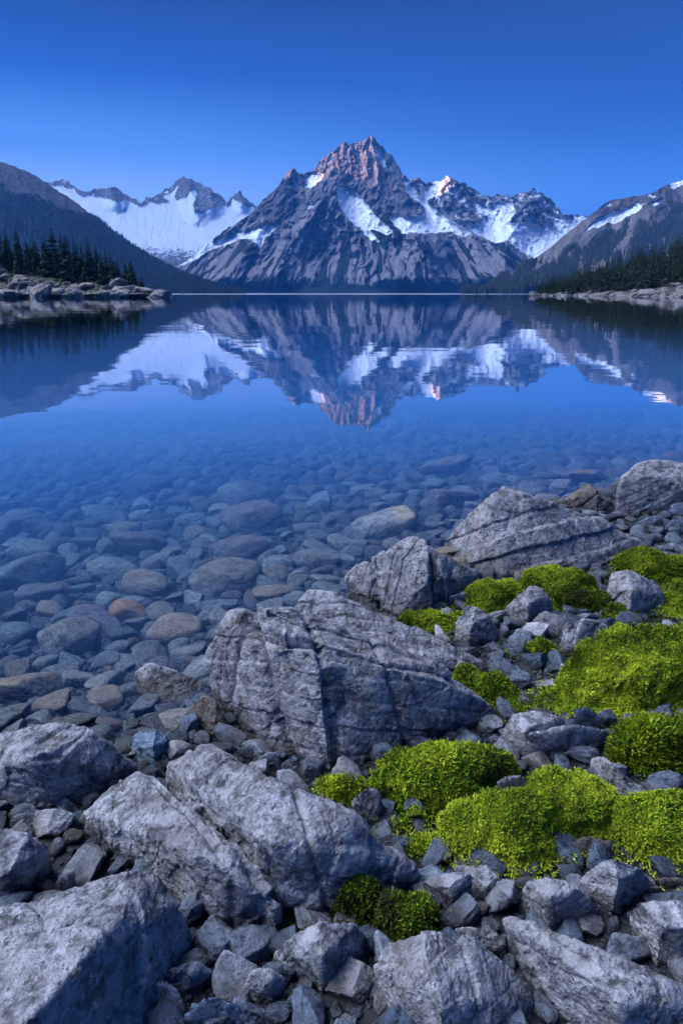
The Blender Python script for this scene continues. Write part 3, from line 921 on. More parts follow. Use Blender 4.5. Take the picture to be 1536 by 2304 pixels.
ROCKS = [
    ('squarish speckled rock with a raised corner below the moss', [(1300, 1985, .10), (1320, 1960, .14), (1385, 1932, .20), (1430, 1950, .17), (1465, 1985, .08), (1460, 2012, .02), (1400, 2067, 0), (1370, 2052, .02), (1330, 2012, .04), (1388, 1990, .16)]),
    ('rounded dark mottled rock below the bright moss', [(1172, 2010, .10), (1190, 1980, .14), (1240, 1972, .17), (1300, 2000, .15), (1352, 2045, .06), (1345, 2072, .02), (1280, 2097, 0), (1180, 2052, .02), (1240, 2022, .16)]),
    ('flat topped rock leaning on a bluish one below the moss', [(950, 1990, .08), (970, 1975, .10), (1030, 1958, .13), (1066, 1970, .12), (1055, 2012, .05), (1000, 2057, 0), (975, 2042, .02), (1020, 1997, .12)]),
    ('bluish wedge rock behind the flat topped rock', [(1010, 1945, .08), (1090, 1942, .12), (1120, 1975, .10), (1157, 2027, .02), (1100, 2052, 0), (1060, 2047, 0), (1095, 1990, .1)]),
    ('low flat shelf of rock behind the knobbly boulder', [(1000, 2098, .10), (1020, 2088, .11), (1105, 2082, .12), (1142, 2110, .10), (1132, 2162, .03), (1060, 2152, .05), (1010, 2130, .05)]),
    ('stepped rock between the two green cushions and the fissured block', [(1120, 1660, .06), (1150, 1605, .15), (1200, 1597, .17), (1280, 1612, .15), (1250, 1702, .02), (1180, 1712, .02), (1130, 1690, .02), (1180, 1640, .15)]),
    ('pale flat slab sloping right beside the stepped rock', [(1212, 1652, .13), (1270, 1630, .17), (1330, 1642, .13), (1390, 1675, .05), (1340, 1702, .02), (1260, 1708, .02), (1225, 1690, .05)]),
    ('pale wedge rock poking up between two bright cushions', [(1325, 1715, .06), (1345, 1698, .14), (1400, 1740, .14), (1447, 1777, .08), (1442, 1800, .02), (1380, 1800, .02), (1350, 1770, .04)]),
    ('pointed cube-like rock beside the small cushion', [(1068, 1364, .20), (1100, 1385, .17), (1124, 1420, .08), (1107, 1457, .02), (1060, 1467, 0), (1020, 1442, .03), (1028, 1400, .10), (1058, 1405, .15)]),
    ('egg shaped pale rock in front of the long moss cushion', [(1132, 1380, .06), (1150, 1345, .14), (1190, 1316, .20), (1225, 1325, .18), (1247, 1360, .10), (1240, 1387, .03), (1200, 1407, .02), (1150, 1402, .02), (1190, 1362, .15)]),
    ('large grey rock among the moss near the right edge', [(1355, 1330, .12), (1370, 1290, .20), (1410, 1280, .24), (1440, 1300, .21), (1497, 1330, .12), (1492, 1372, .04), (1440, 1397, .02), (1400, 1392, .02), (1360, 1342, .08), (1420, 1337, .18)]),
    ('small flat faced rock right of the egg shaped rock', [(1195, 1422, .03), (1200, 1395, .08), (1220, 1372, .13), (1265, 1385, .10), (1292, 1410, .05), (1270, 1437, .02), (1215, 1442, .02)]),
    ('sloping grey rock touching the largest moss cushion', [(1255, 1455, .05), (1265, 1420, .12), (1310, 1390, .17), (1350, 1400, .14), (1380, 1420, .08), (1350, 1452, .03), (1290, 1482, .02), (1258, 1472, .02)]),
    ('dark cracked wet rock against the left of the fissured block', [(405, 1625, .02), (460, 1560, .14), (490, 1580, .12), (522, 1640, .02), (480, 1668, 0), (430, 1652, 0)]),
    ('pale tilted rock rising out of the shallow water', [(303, 1512, .04), (330, 1490, .09), (400, 1510, .07), (487, 1547, -.02), (450, 1592, -.05), (370, 1582, -.04), (330, 1552, 0)]),
    ('bright blue-grey round stone beside the broad left boulder', [(288, 1682, .04), (310, 1648, .10), (350, 1640, .12), (390, 1665, .07), (396, 1690, .03), (370, 1722, 0), (310, 1712, 0), (345, 1680, .10)]),
    ('rough blocky stone at the bottom left of centre', [(370, 2215, .06), (385, 2180, .10), (440, 2160, .11), (495, 2195, .06), (470, 2235, .02), (400, 2262, .01), (440, 2190, .10)]),
    ('upright oval stone touching the corner boulder', [(332, 2225, .08), (360, 2200, .12), (400, 2222, .1), (418, 2275, .05), (390, 2320, .01), (345, 2300, .02)]),
    ('smooth pale blue cube of stone at the bottom', [(545, 2225, .05), (565, 2180, .11), (610, 2178, .11), (645, 2205, .07), (640, 2250, .01), (580, 2278, 0), (548, 2255, .02), (610, 2210, .10)]),
    ('wide stone cut by the bottom edge of the view', [(395, 2310, .05), (450, 2250, .12), (490, 2240, .12), (560, 2275, .08), (600, 2320, .02), (500, 2360, 0), (400, 2350, 0)]),
    ('reddish stone at the bottom edge beside the light rock', [(636, 2270, .05), (655, 2235, .08), (690, 2245, .08), (702, 2280, .03), (680, 2320, 0), (640, 2310, 0)]),
    ('pale low stone peeping out at the foot of the middle cushions', [(848, 1860, .05), (880, 1828, .09), (905, 1832, .08), (900, 1862, .03), (870, 1878, .02)]),
    ('grey knob of rock pushing through the left end of the wide cushion', [(790, 1800, .12), (820, 1768, .17), (850, 1772, .17), (862, 1810, .08), (840, 1840, .03), (795, 1835, .04)]),
    ('grey stone showing through a gap under the wide cushion', [(1115, 1760, .13), (1140, 1744, .16), (1180, 1748, .15), (1180, 1770, .08), (1130, 1780, .05)]),
    ('dusky stone lying in the dark gap beneath the bright cushion', [(1260, 1880, .1), (1300, 1862, .14), (1370, 1875, .13), (1390, 1920, .06), (1320, 1952, .02), (1265, 1930, .03)]),
    ('tall grey stone wedged under the largest cushion', [(1292, 1600, .14), (1320, 1585, .17), (1352, 1605, .13), (1350, 1645, .05), (1300, 1640, .04)]),
    ('small round stone in front of the broad left boulder', [(20, 1852, .03), (45, 1822, .07), (90, 1820, .07), (105, 1840, .05), (95, 1875, .01), (40, 1885, .0)]),
    ('lumpy stone beneath the broad left boulder', [(108, 1820, .04), (130, 1795, .07), (160, 1797, .07), (182, 1825, .03), (160, 1845, .01), (118, 1845, .01)]),
    ('pitted upright stone left of the split boulder', [(118, 2000, .04), (145, 1955, .09), (165, 1965, .09), (172, 2000, .03), (150, 2020, .0), (122, 2022, .0)]),
    ('grey stone on the gravel at the right beneath the dark pyramid', [(1430, 1175, .06), (1470, 1158, .11), (1492, 1165, .09), (1490, 1190, .01), (1440, 1195, .01)]),
    ('rounded stone at the right edge below the rounded boulder', [(1490, 1160, .07), (1510, 1133, .13), (1560, 1128, .13), (1570, 1160, .04), (1500, 1175, .01)]),
    ('pale slab stone at the right edge above the top cushion', [(1478, 1235, .03), (1500, 1218, .08), (1580, 1212, .1), (1580, 1250, .02), (1500, 1252, .01)]),
    ('second stone along the right edge above the pale slab', [(1490, 1190, .05), (1510, 1170, .09), (1570, 1168, .09), (1570, 1200, .02), (1500, 1202, .01)]),
    ('dark brown stone at the right edge level with the speckled rock', [(1462, 1985, .05), (1490, 1970, .09), (1560, 1972, .09), (1570, 2010, .02), (1490, 2020, .01)]),
    ('bluish stone in the gap behind the split boulder', [(528, 1688, .04), (545, 1672, .08), (580, 1680, .07), (592, 1700, .03), (565, 1712, .01), (535, 1705, .01)]),
    ('brown pointed stone in the gap beneath the fissured block', [(565, 1712, .05), (600, 1692, .08), (630, 1700, .08), (632, 1730, .02), (590, 1735, .01)]),
    ('narrow stone under the overhang of the fissured block', [(632, 1720, .05), (660, 1695, .10), (690, 1720, .06), (680, 1755, .01), (640, 1750, .01)]),
    ('flat dark stone beside the egg shaped rock', [(1270, 1378, .06), (1285, 1370, .08), (1325, 1372, .08), (1328, 1385, .03), (1275, 1388, .03)]),
    ('grey stone under the small moss tuft', [(1130, 1445, .04), (1155, 1425, .08), (1195, 1430, .08), (1200, 1465, .02), (1140, 1478, .01)]),
    ('pebble-sized pale rock between long slab and cushion', [(992, 1352, .05), (1020, 1338, .1), (1052, 1332, .11), (1050, 1355, .03), (1000, 1362, .02)]),
]
for k, (lb, pts) in enumerate(ROCKS):
    mt = {13: M_ROCK_D, 15: M_BLUE, 33: M_ROCK_D, 24: M_ROCK_D}.get(k, M_ROCK if k < 13 or k in (14, 18, 21, 22, 23) else M_STONE)
    boulder('rock', lb, [pts], 6 if k < 16 else 5, mt, seed=20 + k, cat='rock', sharp=[24, 14, 30][k % 3], rough=0.35 if k == 24 else [1.0, 1.2, 0.8][k % 3])

# ------------------------------------------------------------------ loose stones: a library, then copies
def gen_planes(r, n, flat):
    N = r.normal(size=(n, 3))
    N /= np.linalg.norm(N, axis=1)[:, None]
    D = r.uniform(0.68, 1.0, n)
    return np.zeros(3), np.concatenate([N, -np.eye(3), np.eye(3)]), np.concatenate([D, np.ones(6)])


def stone_lib(n, sub, round_, rough, seed):
    out = []
    for k in range(n):
        r = np.random.default_rng(seed + k)
        pl = gen_planes(r, int(r.integers(9, 15)), 1)
        p, F_ = rock_shape(planes=pl, sub=sub, sharp=round_, rough=rough, seed=seed + k, chips=24)
        p = p / np.abs(p).max(0)
        out.append((p, F_))
    return out


LIB_A = stone_lib(12, 5, 40, 1.1, 100)     # angular shore stones
LIB_R = stone_lib(12, 5, 8, 0.55, 200)     # water-worn stones
LIB_AL = stone_lib(8, 3, 14, 0.5, 300)
LIB_RL = stone_lib(8, 3, 8, 0.4, 400)

LAKE = [  # u, v, width, height in the photo, material, label
    (570, 1172, 150, 66, M_BED_P, 'big flat topped brown stone under water beyond the fissured block'),
    (862, 1182, 150, 84, M_BED, 'big oval mottled stone under water left of the pale boulder'),
    (1003, 1066, 135, 32, M_BED, 'pale flat slab under water far out from shore'),
    (225, 1162, 106, 46, M_BED, 'smooth pale oval stone under water far left'),
    (320, 1228, 130, 52, M_BED_P, 'speckled dark stone under water left of centre'),
    (60, 1182, 150, 64, M_BED, 'broad faint slab under water at the left edge'),
    (72, 1243, 125, 50, M_BED, 'rounded dim stone under water at the left'),
    (262, 1283, 122, 58, M_BED, 'blue-grey lumpy stone under water beside the brown one'),
    (342, 1310, 128, 80, M_BED_W, 'brown-grey rough stone under water left of the pale dome'),
    (500, 1308, 168, 86, M_BED, 'large pale dome shaped stone under water'),
    (45, 1302, 175, 68, M_BED, 'wide pale slab under water at the left edge'),
    (98, 1340, 110, 55, M_BED_P, 'dull purple stone lying against the wide pale slab'),
    (545, 1247, 136, 48, M_BED_P, 'dark red-brown flat stone under water'),
    (712, 1260, 112, 56, M_BED, 'grey oval stone under water behind the cracked boulder'),
    (190, 1325, 62, 34, M_BED, 'small pale flat stone under water'),
    (615, 1292, 76, 36, M_BED_W, 'mottled tan stone under water right of the pale dome'),
    (622, 1338, 100, 46, M_BED_W, 'stone with a yellow-orange end under water'),
    (290, 1376, 108, 42, M_BED_R, 'long rust-orange stone under water'),
    (395, 1413, 146, 76, M_BED_W, 'blocky tan and pink stone under water'),
    (225, 1400, 130, 70, M_BED_P, 'dark purple stone under water beside the rust-orange one'),
    (45, 1420, 112, 70, M_BED, 'smooth grey stone under water at the left edge'),
    (155, 1440, 134, 112, M_BED, 'tall pyramid shaped stone under water'),
    (62, 1543, 156, 80, M_BED_W, 'broad olive-grey stone in the shallows at the left edge'),
    (180, 1528, 76, 46, M_BED, 'small blue-grey oval stone in the shallows'),
    (243, 1572, 92, 54, M_BED_W, 'smooth tan oval stone in the shallows'),
    (117, 1585, 98, 50, M_BED_W, 'flat brown stone in the shallows near the broad left boulder'),
    (178, 1622, 96, 50, M_BED, 'blue-grey stone in the shallows behind the broad left boulder'),
    (372, 1598, 66, 34, M_BED_P, 'purple flat stone in the shallows'),
    (255, 1628, 72, 46, M_BED_P, 'streaky stone in the shallows beside the blue-grey round stone'),
    (460, 1226, 70, 42, M_BED, 'pale knobbly stone under water'),
    (243, 1483, 80, 60, M_BED, 'dark teal stone under water below the purple one'),
    (510, 1395, 78, 44, M_BED, 'pale grey stone under water against the fissured block'),
    (345, 1098, 110, 36, M_BED, 'faint grey slab under water far out'),
    (540, 1125, 120, 40, M_BED, 'greenish slab under water far out left of centre'),
    (1320, 1078, 120, 36, M_BED_P, 'pinkish slab under water near the dark pyramid rock'),
    (1020, 1130, 110, 44, M_BED_P, 'dim round stone under water left of the pale boulder'),
    (715, 1212, 62, 44, M_BED, 'small rounded grey stone under water'),
]
ORD = 'first second third fourth fifth sixth seventh eighth ninth tenth eleventh twelfth thirteenth fourteenth fifteenth sixteenth seventeenth eighteenth nineteenth twentieth'.split()
TENS = ['', '', 'twenty', 'thirty', 'forty', 'fifty', 'sixty', 'seventy', 'eighty', 'ninety']


def ordinal(n):
    if n > 99: return 'hundred and ' + ordinal(n - 100) if n > 100 else 'hundredth'
    if n <= 20: return ORD[n - 1]
    t_, u_ = divmod(n, 10)
    return TENS[t_] + '-' + ORD[u_ - 1] if u_ else (TENS[t_][:-1] + 'ieth')


LANDMARKS = [(1480, 1140, 'rounded far boulder'), (1320, 1160, 'dark pyramid rock'), (1200, 1290, 'big pale ridged boulder'), (930, 1370, 'angular cracked boulder'), (850, 1640, 'great fissured block'),
             (560, 1600, 'great fissured block'), (1080, 1430, 'pointed cube-like rock'), (1190, 1380, 'egg shaped rock'), (1420, 1370, 'large mossy grey rock'), (1090, 1590, 'flat green cushion'),
             (960, 1800, 'wide green cushion'), (1150, 1930, 'bright domed cushion'), (1450, 1900, 'low right-edge cushion'), (1360, 1600, 'largest mound of moss'), (1270, 1690, 'stepped rock'),
             (400, 2000, 'split boulder left half'), (800, 1990, 'split boulder right half'), (200, 2150, 'huge corner boulder'), (150, 1780, 'broad left boulder'), (60, 1980, 'half hidden left boulder'),
             (730, 2190, 'light angular rock'), (1000, 2240, 'knobbly brownish boulder'), (1350, 2230, 'long pale wedge of rock'), (1500, 2130, 'blocky right boulder'), (1250, 2050, 'rounded mottled rock'),
             (1385, 2020, 'squarish speckled rock'), (1010, 2030, 'flat topped rock'), (860, 2090, 'dark leafy tuft of moss'), (330, 1690, 'bright blue-grey stone')]
LAKEMARKS = [(570, 1172, 'brown flat topped stone'), (862, 1182, 'oval mottled stone'), (1003, 1066, 'far pale slab'), (225, 1162, 'pale far left oval'), (320, 1228, 'speckled dark stone'), (60, 1182, 'faint left-edge slab'),
             (262, 1283, 'blue-grey lumpy stone'), (342, 1310, 'brown-grey rough stone'), (500, 1308, 'large pale dome'), (45, 1302, 'wide left-edge slab'), (545, 1247, 'dark red-brown stone'), (712, 1260, 'grey oval stone'),
             (290, 1376, 'rust-orange stone'), (395, 1413, 'tan and pink stone'), (225, 1400, 'dark purple stone'), (155, 1440, 'tall pyramid stone'), (62, 1543, 'broad olive-grey stone'), (243, 1572, 'smooth tan oval'), (400, 1540, 'pale tilted rock'),
             (480, 1500, 'great fissured block'), (1320, 1078, 'pinkish far slab'), (1050, 1180, 'pale ridged boulder'), (345, 1098, 'faint far grey slab'), (540, 1125, 'greenish far slab'), (178, 1622, 'broad left boulder')]


def tell_apart(items):
    """items: (object, phrase, u). where several share a phrase they are counted off from left to right"""
    d = {}
    for o, ph_, u in items:
        d.setdefault(ph_, []).append((u, o))
    for ph_, l in d.items():
        l.sort(key=lambda q: q[0])
        for i, (u, o) in enumerate(l):
            o['label'] = ph_ if len(l) == 1 else '%s from the left, %s' % (ordinal(i + 1), ph_)


def near_mark(marks, u, v):
    return min(marks, key=lambda m_: (m_[0] - u) ** 2 + 1.6 * (m_[1] - v) ** 2)


footL = []          # (x, y, radius) of placed lake stones


def put_stone(lib, k, p, rx, ry, rz, rot, mat, name, label, cat, group=None, tilt=0.2):
    me = lib[k]
    o = bpy.data.objects.new(name, me)
    COL.objects.link(o)
    o.location = p
    o.scale = (rx, ry, rz)
    o.rotation_euler = (random.uniform(-tilt, tilt), random.uniform(-tilt, tilt), rot)
    o['label'] = label; o['category'] = cat
    if group: o['group'] = group
    return o


M_STONE_L = rock_mat('pale_shore_stone', (0.10, 0.11, 0.12), (0.36, 0.37, 0.39), (0.24, 0.22, 0.21), speck=0.45, scale=0.13, bump=.5)
M_STONE_U = rock_mat('loose_stone', (0.022, 0.03, 0.042), (0.15, 0.18, 0.225), (0.16, 0.165, 0.175), speck=0.48, scale=0.13, bump=.5)
LIB_A_ME = [mesh_np('stone', p, f, M_STONE_L if k % 3 == 1 else M_STONE_U) for k, (p, f) in enumerate(LIB_A)]
LIB_R_ME = {m_.name: [mesh_np('stone', p, f, m_) for p, f in LIB_R] for m_ in (M_BED, M_BED_P, M_BED_R, M_BED_W)}

for k, (u, v, wd, ht, mt, lb) in enumerate(LAKE):
    p = on_ground(u, v + ht * 0.25)
    _, _, dep = to_px(p)
    rx = wd / 2 * dep / FPX
    # the visible height is part plan depth, part stone height
    el = math.atan2(CAM_H - p[2], math.hypot(p[0], p[1]))
    ry = min(0.8 * rx, ht / 2 * dep / FPX / math.sin(el) * 0.75)
    rz = max(0.5 * rx, (ht / 2 * dep / FPX - ry * math.sin(el) * 0.6) / math.cos(el) * 1.0)
    rz = min(rz, max(0.04, -p[2] * 0.75 - 0.01) if v < 1640 else rz)
    put_stone(LIB_R_ME[mt.name], k % 12, (p[0], p[1], p[2] + rz * 0.5), rx, ry, rz, 0.0, mt, 'lake_stone', lb, 'stone')
    footL.append((p[0], p[1], max(rx, ry) * .8))


def inside_hulls(x, y, z, k=1.0):
    p = np.array([x, y, z])
    for c, N, D in HULLS:
        if np.all((N @ (p - c)) < D * k):
            return True
    return False


def scatter(n_try, region, rad, r, min_px, foot, under):
    """dart throwing, big ones first; returns x, y, r"""
    pts = [(a, b_, c) for a, b_, c in foot]
    cell = 0.12
    grid = {}
    def key(x, y): return (int(math.floor(x / cell)), int(math.floor(y / cell)))
    def addp(x, y, q):
        m_ = int(q / cell) + 1
        kx, ky = key(x, y)
        for i in range(-m_, m_ + 1):
            for j in range(-m_, m_ + 1):
                grid.setdefault((kx + i, ky + j), []).append((x, y, q))
    for q in pts: addp(*q)
    res = []
    R_ = np.sort(rad(r, n_try))[::-1]
    XY = region(r, n_try)
    Z_ = ground_z(XY[:, 0], XY[:, 1])
    U_, V_, D_ = to_px(P3(XY[:, 0], XY[:, 1], Z_))
    ok = ((U_ > -90) & (U_ < 1630) & (V_ < 2400) & (D_ > 0.3)) if under else ((U_ > -900) & (U_ < 2900) & (D_ > 0.2))
    sd = shore_sd(XY[:, 0], XY[:, 1])
    ok &= (sd < 0.05) if under else (sd > -0.12)
    for k in np.nonzero(ok)[0]:
        x, y, q = XY[k, 0], XY[k, 1], R_[k]
        if under: q *= 0.8 + 0.09 * y
        good = True
        for (a, b_, c) in grid.get(key(x, y), ()):
            if (x - a) ** 2 + (y - b_) ** 2 < ((q + c) * 0.80) ** 2:
                good = False
                break
        if good and not inside_hulls(x, y, max(Z_[k], 0) + 0.015 if not under else min(Z_[k], -0.01) + .01):
            addp(x, y, q)
            res.append((x, y, Z_[k], q, q / D_[k]))
    return res


def stuff_mesh(name, res, lib, mat, r, flat, label, cat):
    vs, fs, tn, off = [], [], [], 0
    for (x, y, z, q, _) in res:
        p, f = lib[int(r.integers(len(lib)))]
        a = r.uniform(0, 6.28)
        s_ = np.array([q * r.uniform(.95, 1.3), q * r.uniform(.7, 1.0), q * r.uniform(*flat)])
        pp = p * s_
        ca, sa = math.cos(a), math.sin(a)
        tx = r.uniform(-.3, .3)
        pp = np.stack([pp[:, 0] * ca - pp[:, 1] * sa, pp[:, 0] * sa + pp[:, 1] * ca, pp[:, 2] + pp[:, 0] * tx], -1)
        pp += (x, y, z + s_[2] * 0.4)
        vs.append(pp); fs.append(f + off); off += len(p)
        tn.append(np.full(len(p), r.uniform() ** 1.3))
    me = mesh_np(name, np.concatenate(vs), np.concatenate(fs), mat, True, {'tint': np.concatenate(tn)})
    return link(name, me, label=label, cat=cat, kind='stuff')


r1 = np.random.default_rng(11)
lake = scatter(90000, lambda r, n: np.stack([(r.uniform(-.5, .5, n) * 1.35) * (lambda yy: yy)(0) + 0, r.uniform(0, 1, n)], -1) if False else
               (lambda yy, xx: np.stack([xx * (yy * 1.15 + 0.6), yy], -1))(1.9 + 14.5 * r.uniform(0, 1, n) ** 1.15, r.uniform(-.56, .56, n)),
               lambda r, n: 0.012 + 0.080 * r.uniform(0, 1, n) ** 6.0, r1, 0, footL, True)
TODO = []
lake.sort(key=lambda q: -q[4])
for k, (x, y, z, q, _) in enumerate(lake[:240]):
    mt = [M_BED, M_BED, M_BED, M_BED, M_BED_W if k % 3 == 0 else M_BED, M_BED, M_BED_P, M_BED][k % 8]
    rz = q * random.uniform(.4, .7)
    if z < -0.02: rz = min(rz, -z * 0.55 + 0.01)
    o = put_stone(LIB_R_ME[mt.name], k % 12, (x, y, z + rz * .35), q * random.uniform(1, 1.25), q * random.uniform(.7, 1), rz, random.uniform(0, 6.28), mt, 'lake_cobble',
              'small water-worn cobble lying among the many on the lake bed', 'cobble', 'cobbles on the lake bed')
    uu_, vv_, dd_ = to_px((x, y, z))
    mk = near_mark(LAKEMARKS, uu_, vv_)
    tone = {M_BED.name: 'grey', M_BED_P.name: 'purplish', M_BED_W.name: 'tan'}[mt.name]
    siz = 'big' if q / dd_ * FPX > 44 else 'middling' if q / dd_ * FPX > 28 else 'small'
    TODO.append((o, '%s %s cobble under water %s the %s' % (siz, tone, 'beyond' if vv_ < mk[1] else 'nearer than', mk[2]), uu_))
tell_apart(TODO)
stuff_mesh('lake_bed_pebbles', lake[240:], LIB_RL, M_BEDG, r1, (.45, .8), 'mass of small pebbles covering the lake bed', 'pebbles')

# ------------------------------------------------------------------ moss
MOSS = [  # label, lobes (photo outline with heights), tint, sprig height
    ('long two-humped cushion of moss under the big pale boulder', [[(1160, 1330, .14), (1185, 1290, .22), (1250, 1265, .27), (1320, 1275, .24), (1355, 1300, .16), (1350, 1340, .08), (1260, 1350, .1), (1170, 1350, .08), (1250, 1300, .22)],
                                                                    [(1045, 1360, .06), (1060, 1325, .14), (1110, 1302, .19), (1170, 1305, .2), (1190, 1340, .1), (1140, 1385, .05), (1070, 1385, .04), (1120, 1340, .15)]], .55, 1),
    ('small low cushion of moss between the slab and the cracked boulder', [[(900, 1395, .06), (920, 1370, .12), (980, 1360, .15), (1040, 1362, .13), (1050, 1390, .05), (1010, 1430, .03), (940, 1425, .03), (980, 1385, .13)]], .45, 1),
    ('topmost cushion of moss at the right edge', [[(1360, 1275, .12), (1390, 1245, .22), (1450, 1236, .25), (1530, 1245, .24), (1640, 1265, .2), (1640, 1310, .06), (1500, 1312, .08), (1380, 1300, .06), (1460, 1270, .21)]], .5, 1),
    ('twin-lobed cushion of moss left of the large grey rock', [[(1256, 1350, .1), (1275, 1328, .16), (1320, 1325, .18), (1365, 1340, .15), (1370, 1370, .06), (1300, 1372, .06), (1320, 1345, .16)],
                                                                [(1350, 1385, .08), (1370, 1358, .14), (1405, 1355, .14), (1432, 1380, .08), (1420, 1408, .03), (1360, 1408, .03)]], .45, 1),
    ('cushion of moss at the right edge behind the large grey rock', [[(1480, 1345, .1), (1500, 1305, .2), (1560, 1290, .24), (1650, 1300, .2), (1650, 1390, .06), (1500, 1392, .04), (1560, 1335, .18)]], .5, 1),
    ('little green tuft of moss on the gravel between grey rocks', [[(1168, 1468, .05), (1185, 1435, .1), (1220, 1428, .13), (1250, 1445, .1), (1256, 1475, .04), (1215, 1490, .02), (1210, 1455, .11)]], .3, 1),
    ('largest bright yellow-green mound of moss at the right', [[(1220, 1530, .14), (1245, 1490, .24), (1320, 1440, .32), (1420, 1395, .38), (1520, 1388, .4), (1680, 1400, .36), (1700, 1570, .06), (1500, 1575, .1), (1380, 1615, .05), (1290, 1610, .06), (1240, 1570, .08), (1380, 1490, .31), (1540, 1480, .32)]], .64, 1.1),
    ('long-haired grassy cushion of moss at the right edge', [[(1385, 1665, .14), (1410, 1630, .22), (1480, 1610, .26), (1560, 1600, .27), (1680, 1620, .22), (1680, 1750, .03), (1500, 1752, .04), (1410, 1725, .05), (1500, 1660, .22)]], .5, 1.6),
    ('flat green cushion of moss at the right foot of the fissured block', [[(1000, 1530, .08), (1020, 1510, .13), (1090, 1500, .17), (1150, 1530, .15), (1192, 1575, .08), (1180, 1605, .03), (1110, 1602, .04), (1060, 1570, .07), (1100, 1535, .15)]], .42, 1),
    ('wide green cushion of moss in front of the fissured block', [[(830, 1770, .1), (850, 1710, .22), (930, 1672, .28), (1020, 1665, .28), (1130, 1688, .24), (1195, 1725, .14), (1190, 1760, .06), (1080, 1800, .07), (950, 1835, .05), (860, 1820, .05), (980, 1730, .23)],
                                                                  [(725, 1785, .07), (745, 1755, .12), (800, 1738, .16), (860, 1745, .18), (880, 1790, .08), (800, 1822, .03), (740, 1812, .03)]], .5, 1.2),
    ('bright domed cushion of moss in the middle of the green patches', [[(985, 1900, .08), (1010, 1835, .2), (1080, 1775, .26), (1160, 1765, .28), (1240, 1800, .25), (1240, 1900, .06), (1160, 1960, .03), (1060, 1945, .03), (1100, 1840, .22)],
                                                                        [(1160, 1800, .22), (1195, 1735, .29), (1260, 1712, .32), (1320, 1725, .29), (1380, 1780, .2), (1390, 1850, .1), (1300, 1885, .06), (1190, 1880, .08), (1270, 1780, .27)],
                                                                        [(930, 1905, .05), (960, 1880, .09), (1010, 1890, .1), (1020, 1930, .04), (960, 1940, .02)]], .64, 1),
    ('thick cushion of moss at the right edge low down', [[(1355, 1850, .12), (1400, 1790, .22), (1480, 1762, .28), (1560, 1750, .3), (1680, 1770, .26), (1680, 1960, .02), (1520, 1970, .03), (1440, 1930, .04), (1370, 1890, .06), (1480, 1830, .22)]], .62, 1),
    ('dark green leafy tuft of moss at the foot of the split boulder', [[(730, 2060, .06), (760, 1990, .14), (800, 1952, .19), (840, 1965, .17), (870, 2020, .1), (850, 2070, .03), (770, 2090, .01), (800, 2010, .15)],
                                                                       [(825, 2080, .07), (850, 2040, .12), (910, 2020, .14), (965, 2050, .1), (972, 2085, .04), (910, 2125, .01), (850, 2120, .01), (900, 2070, .12)]], .3, 1.1),
    ('ragged strip of moss between the wide cushion and the bright dome', [[(885, 1850, .06), (905, 1815, .13), (950, 1800, .15), (985, 1820, .12), (980, 1850, .05), (930, 1885, .03), (890, 1890, .02)]], .5, 1),
]


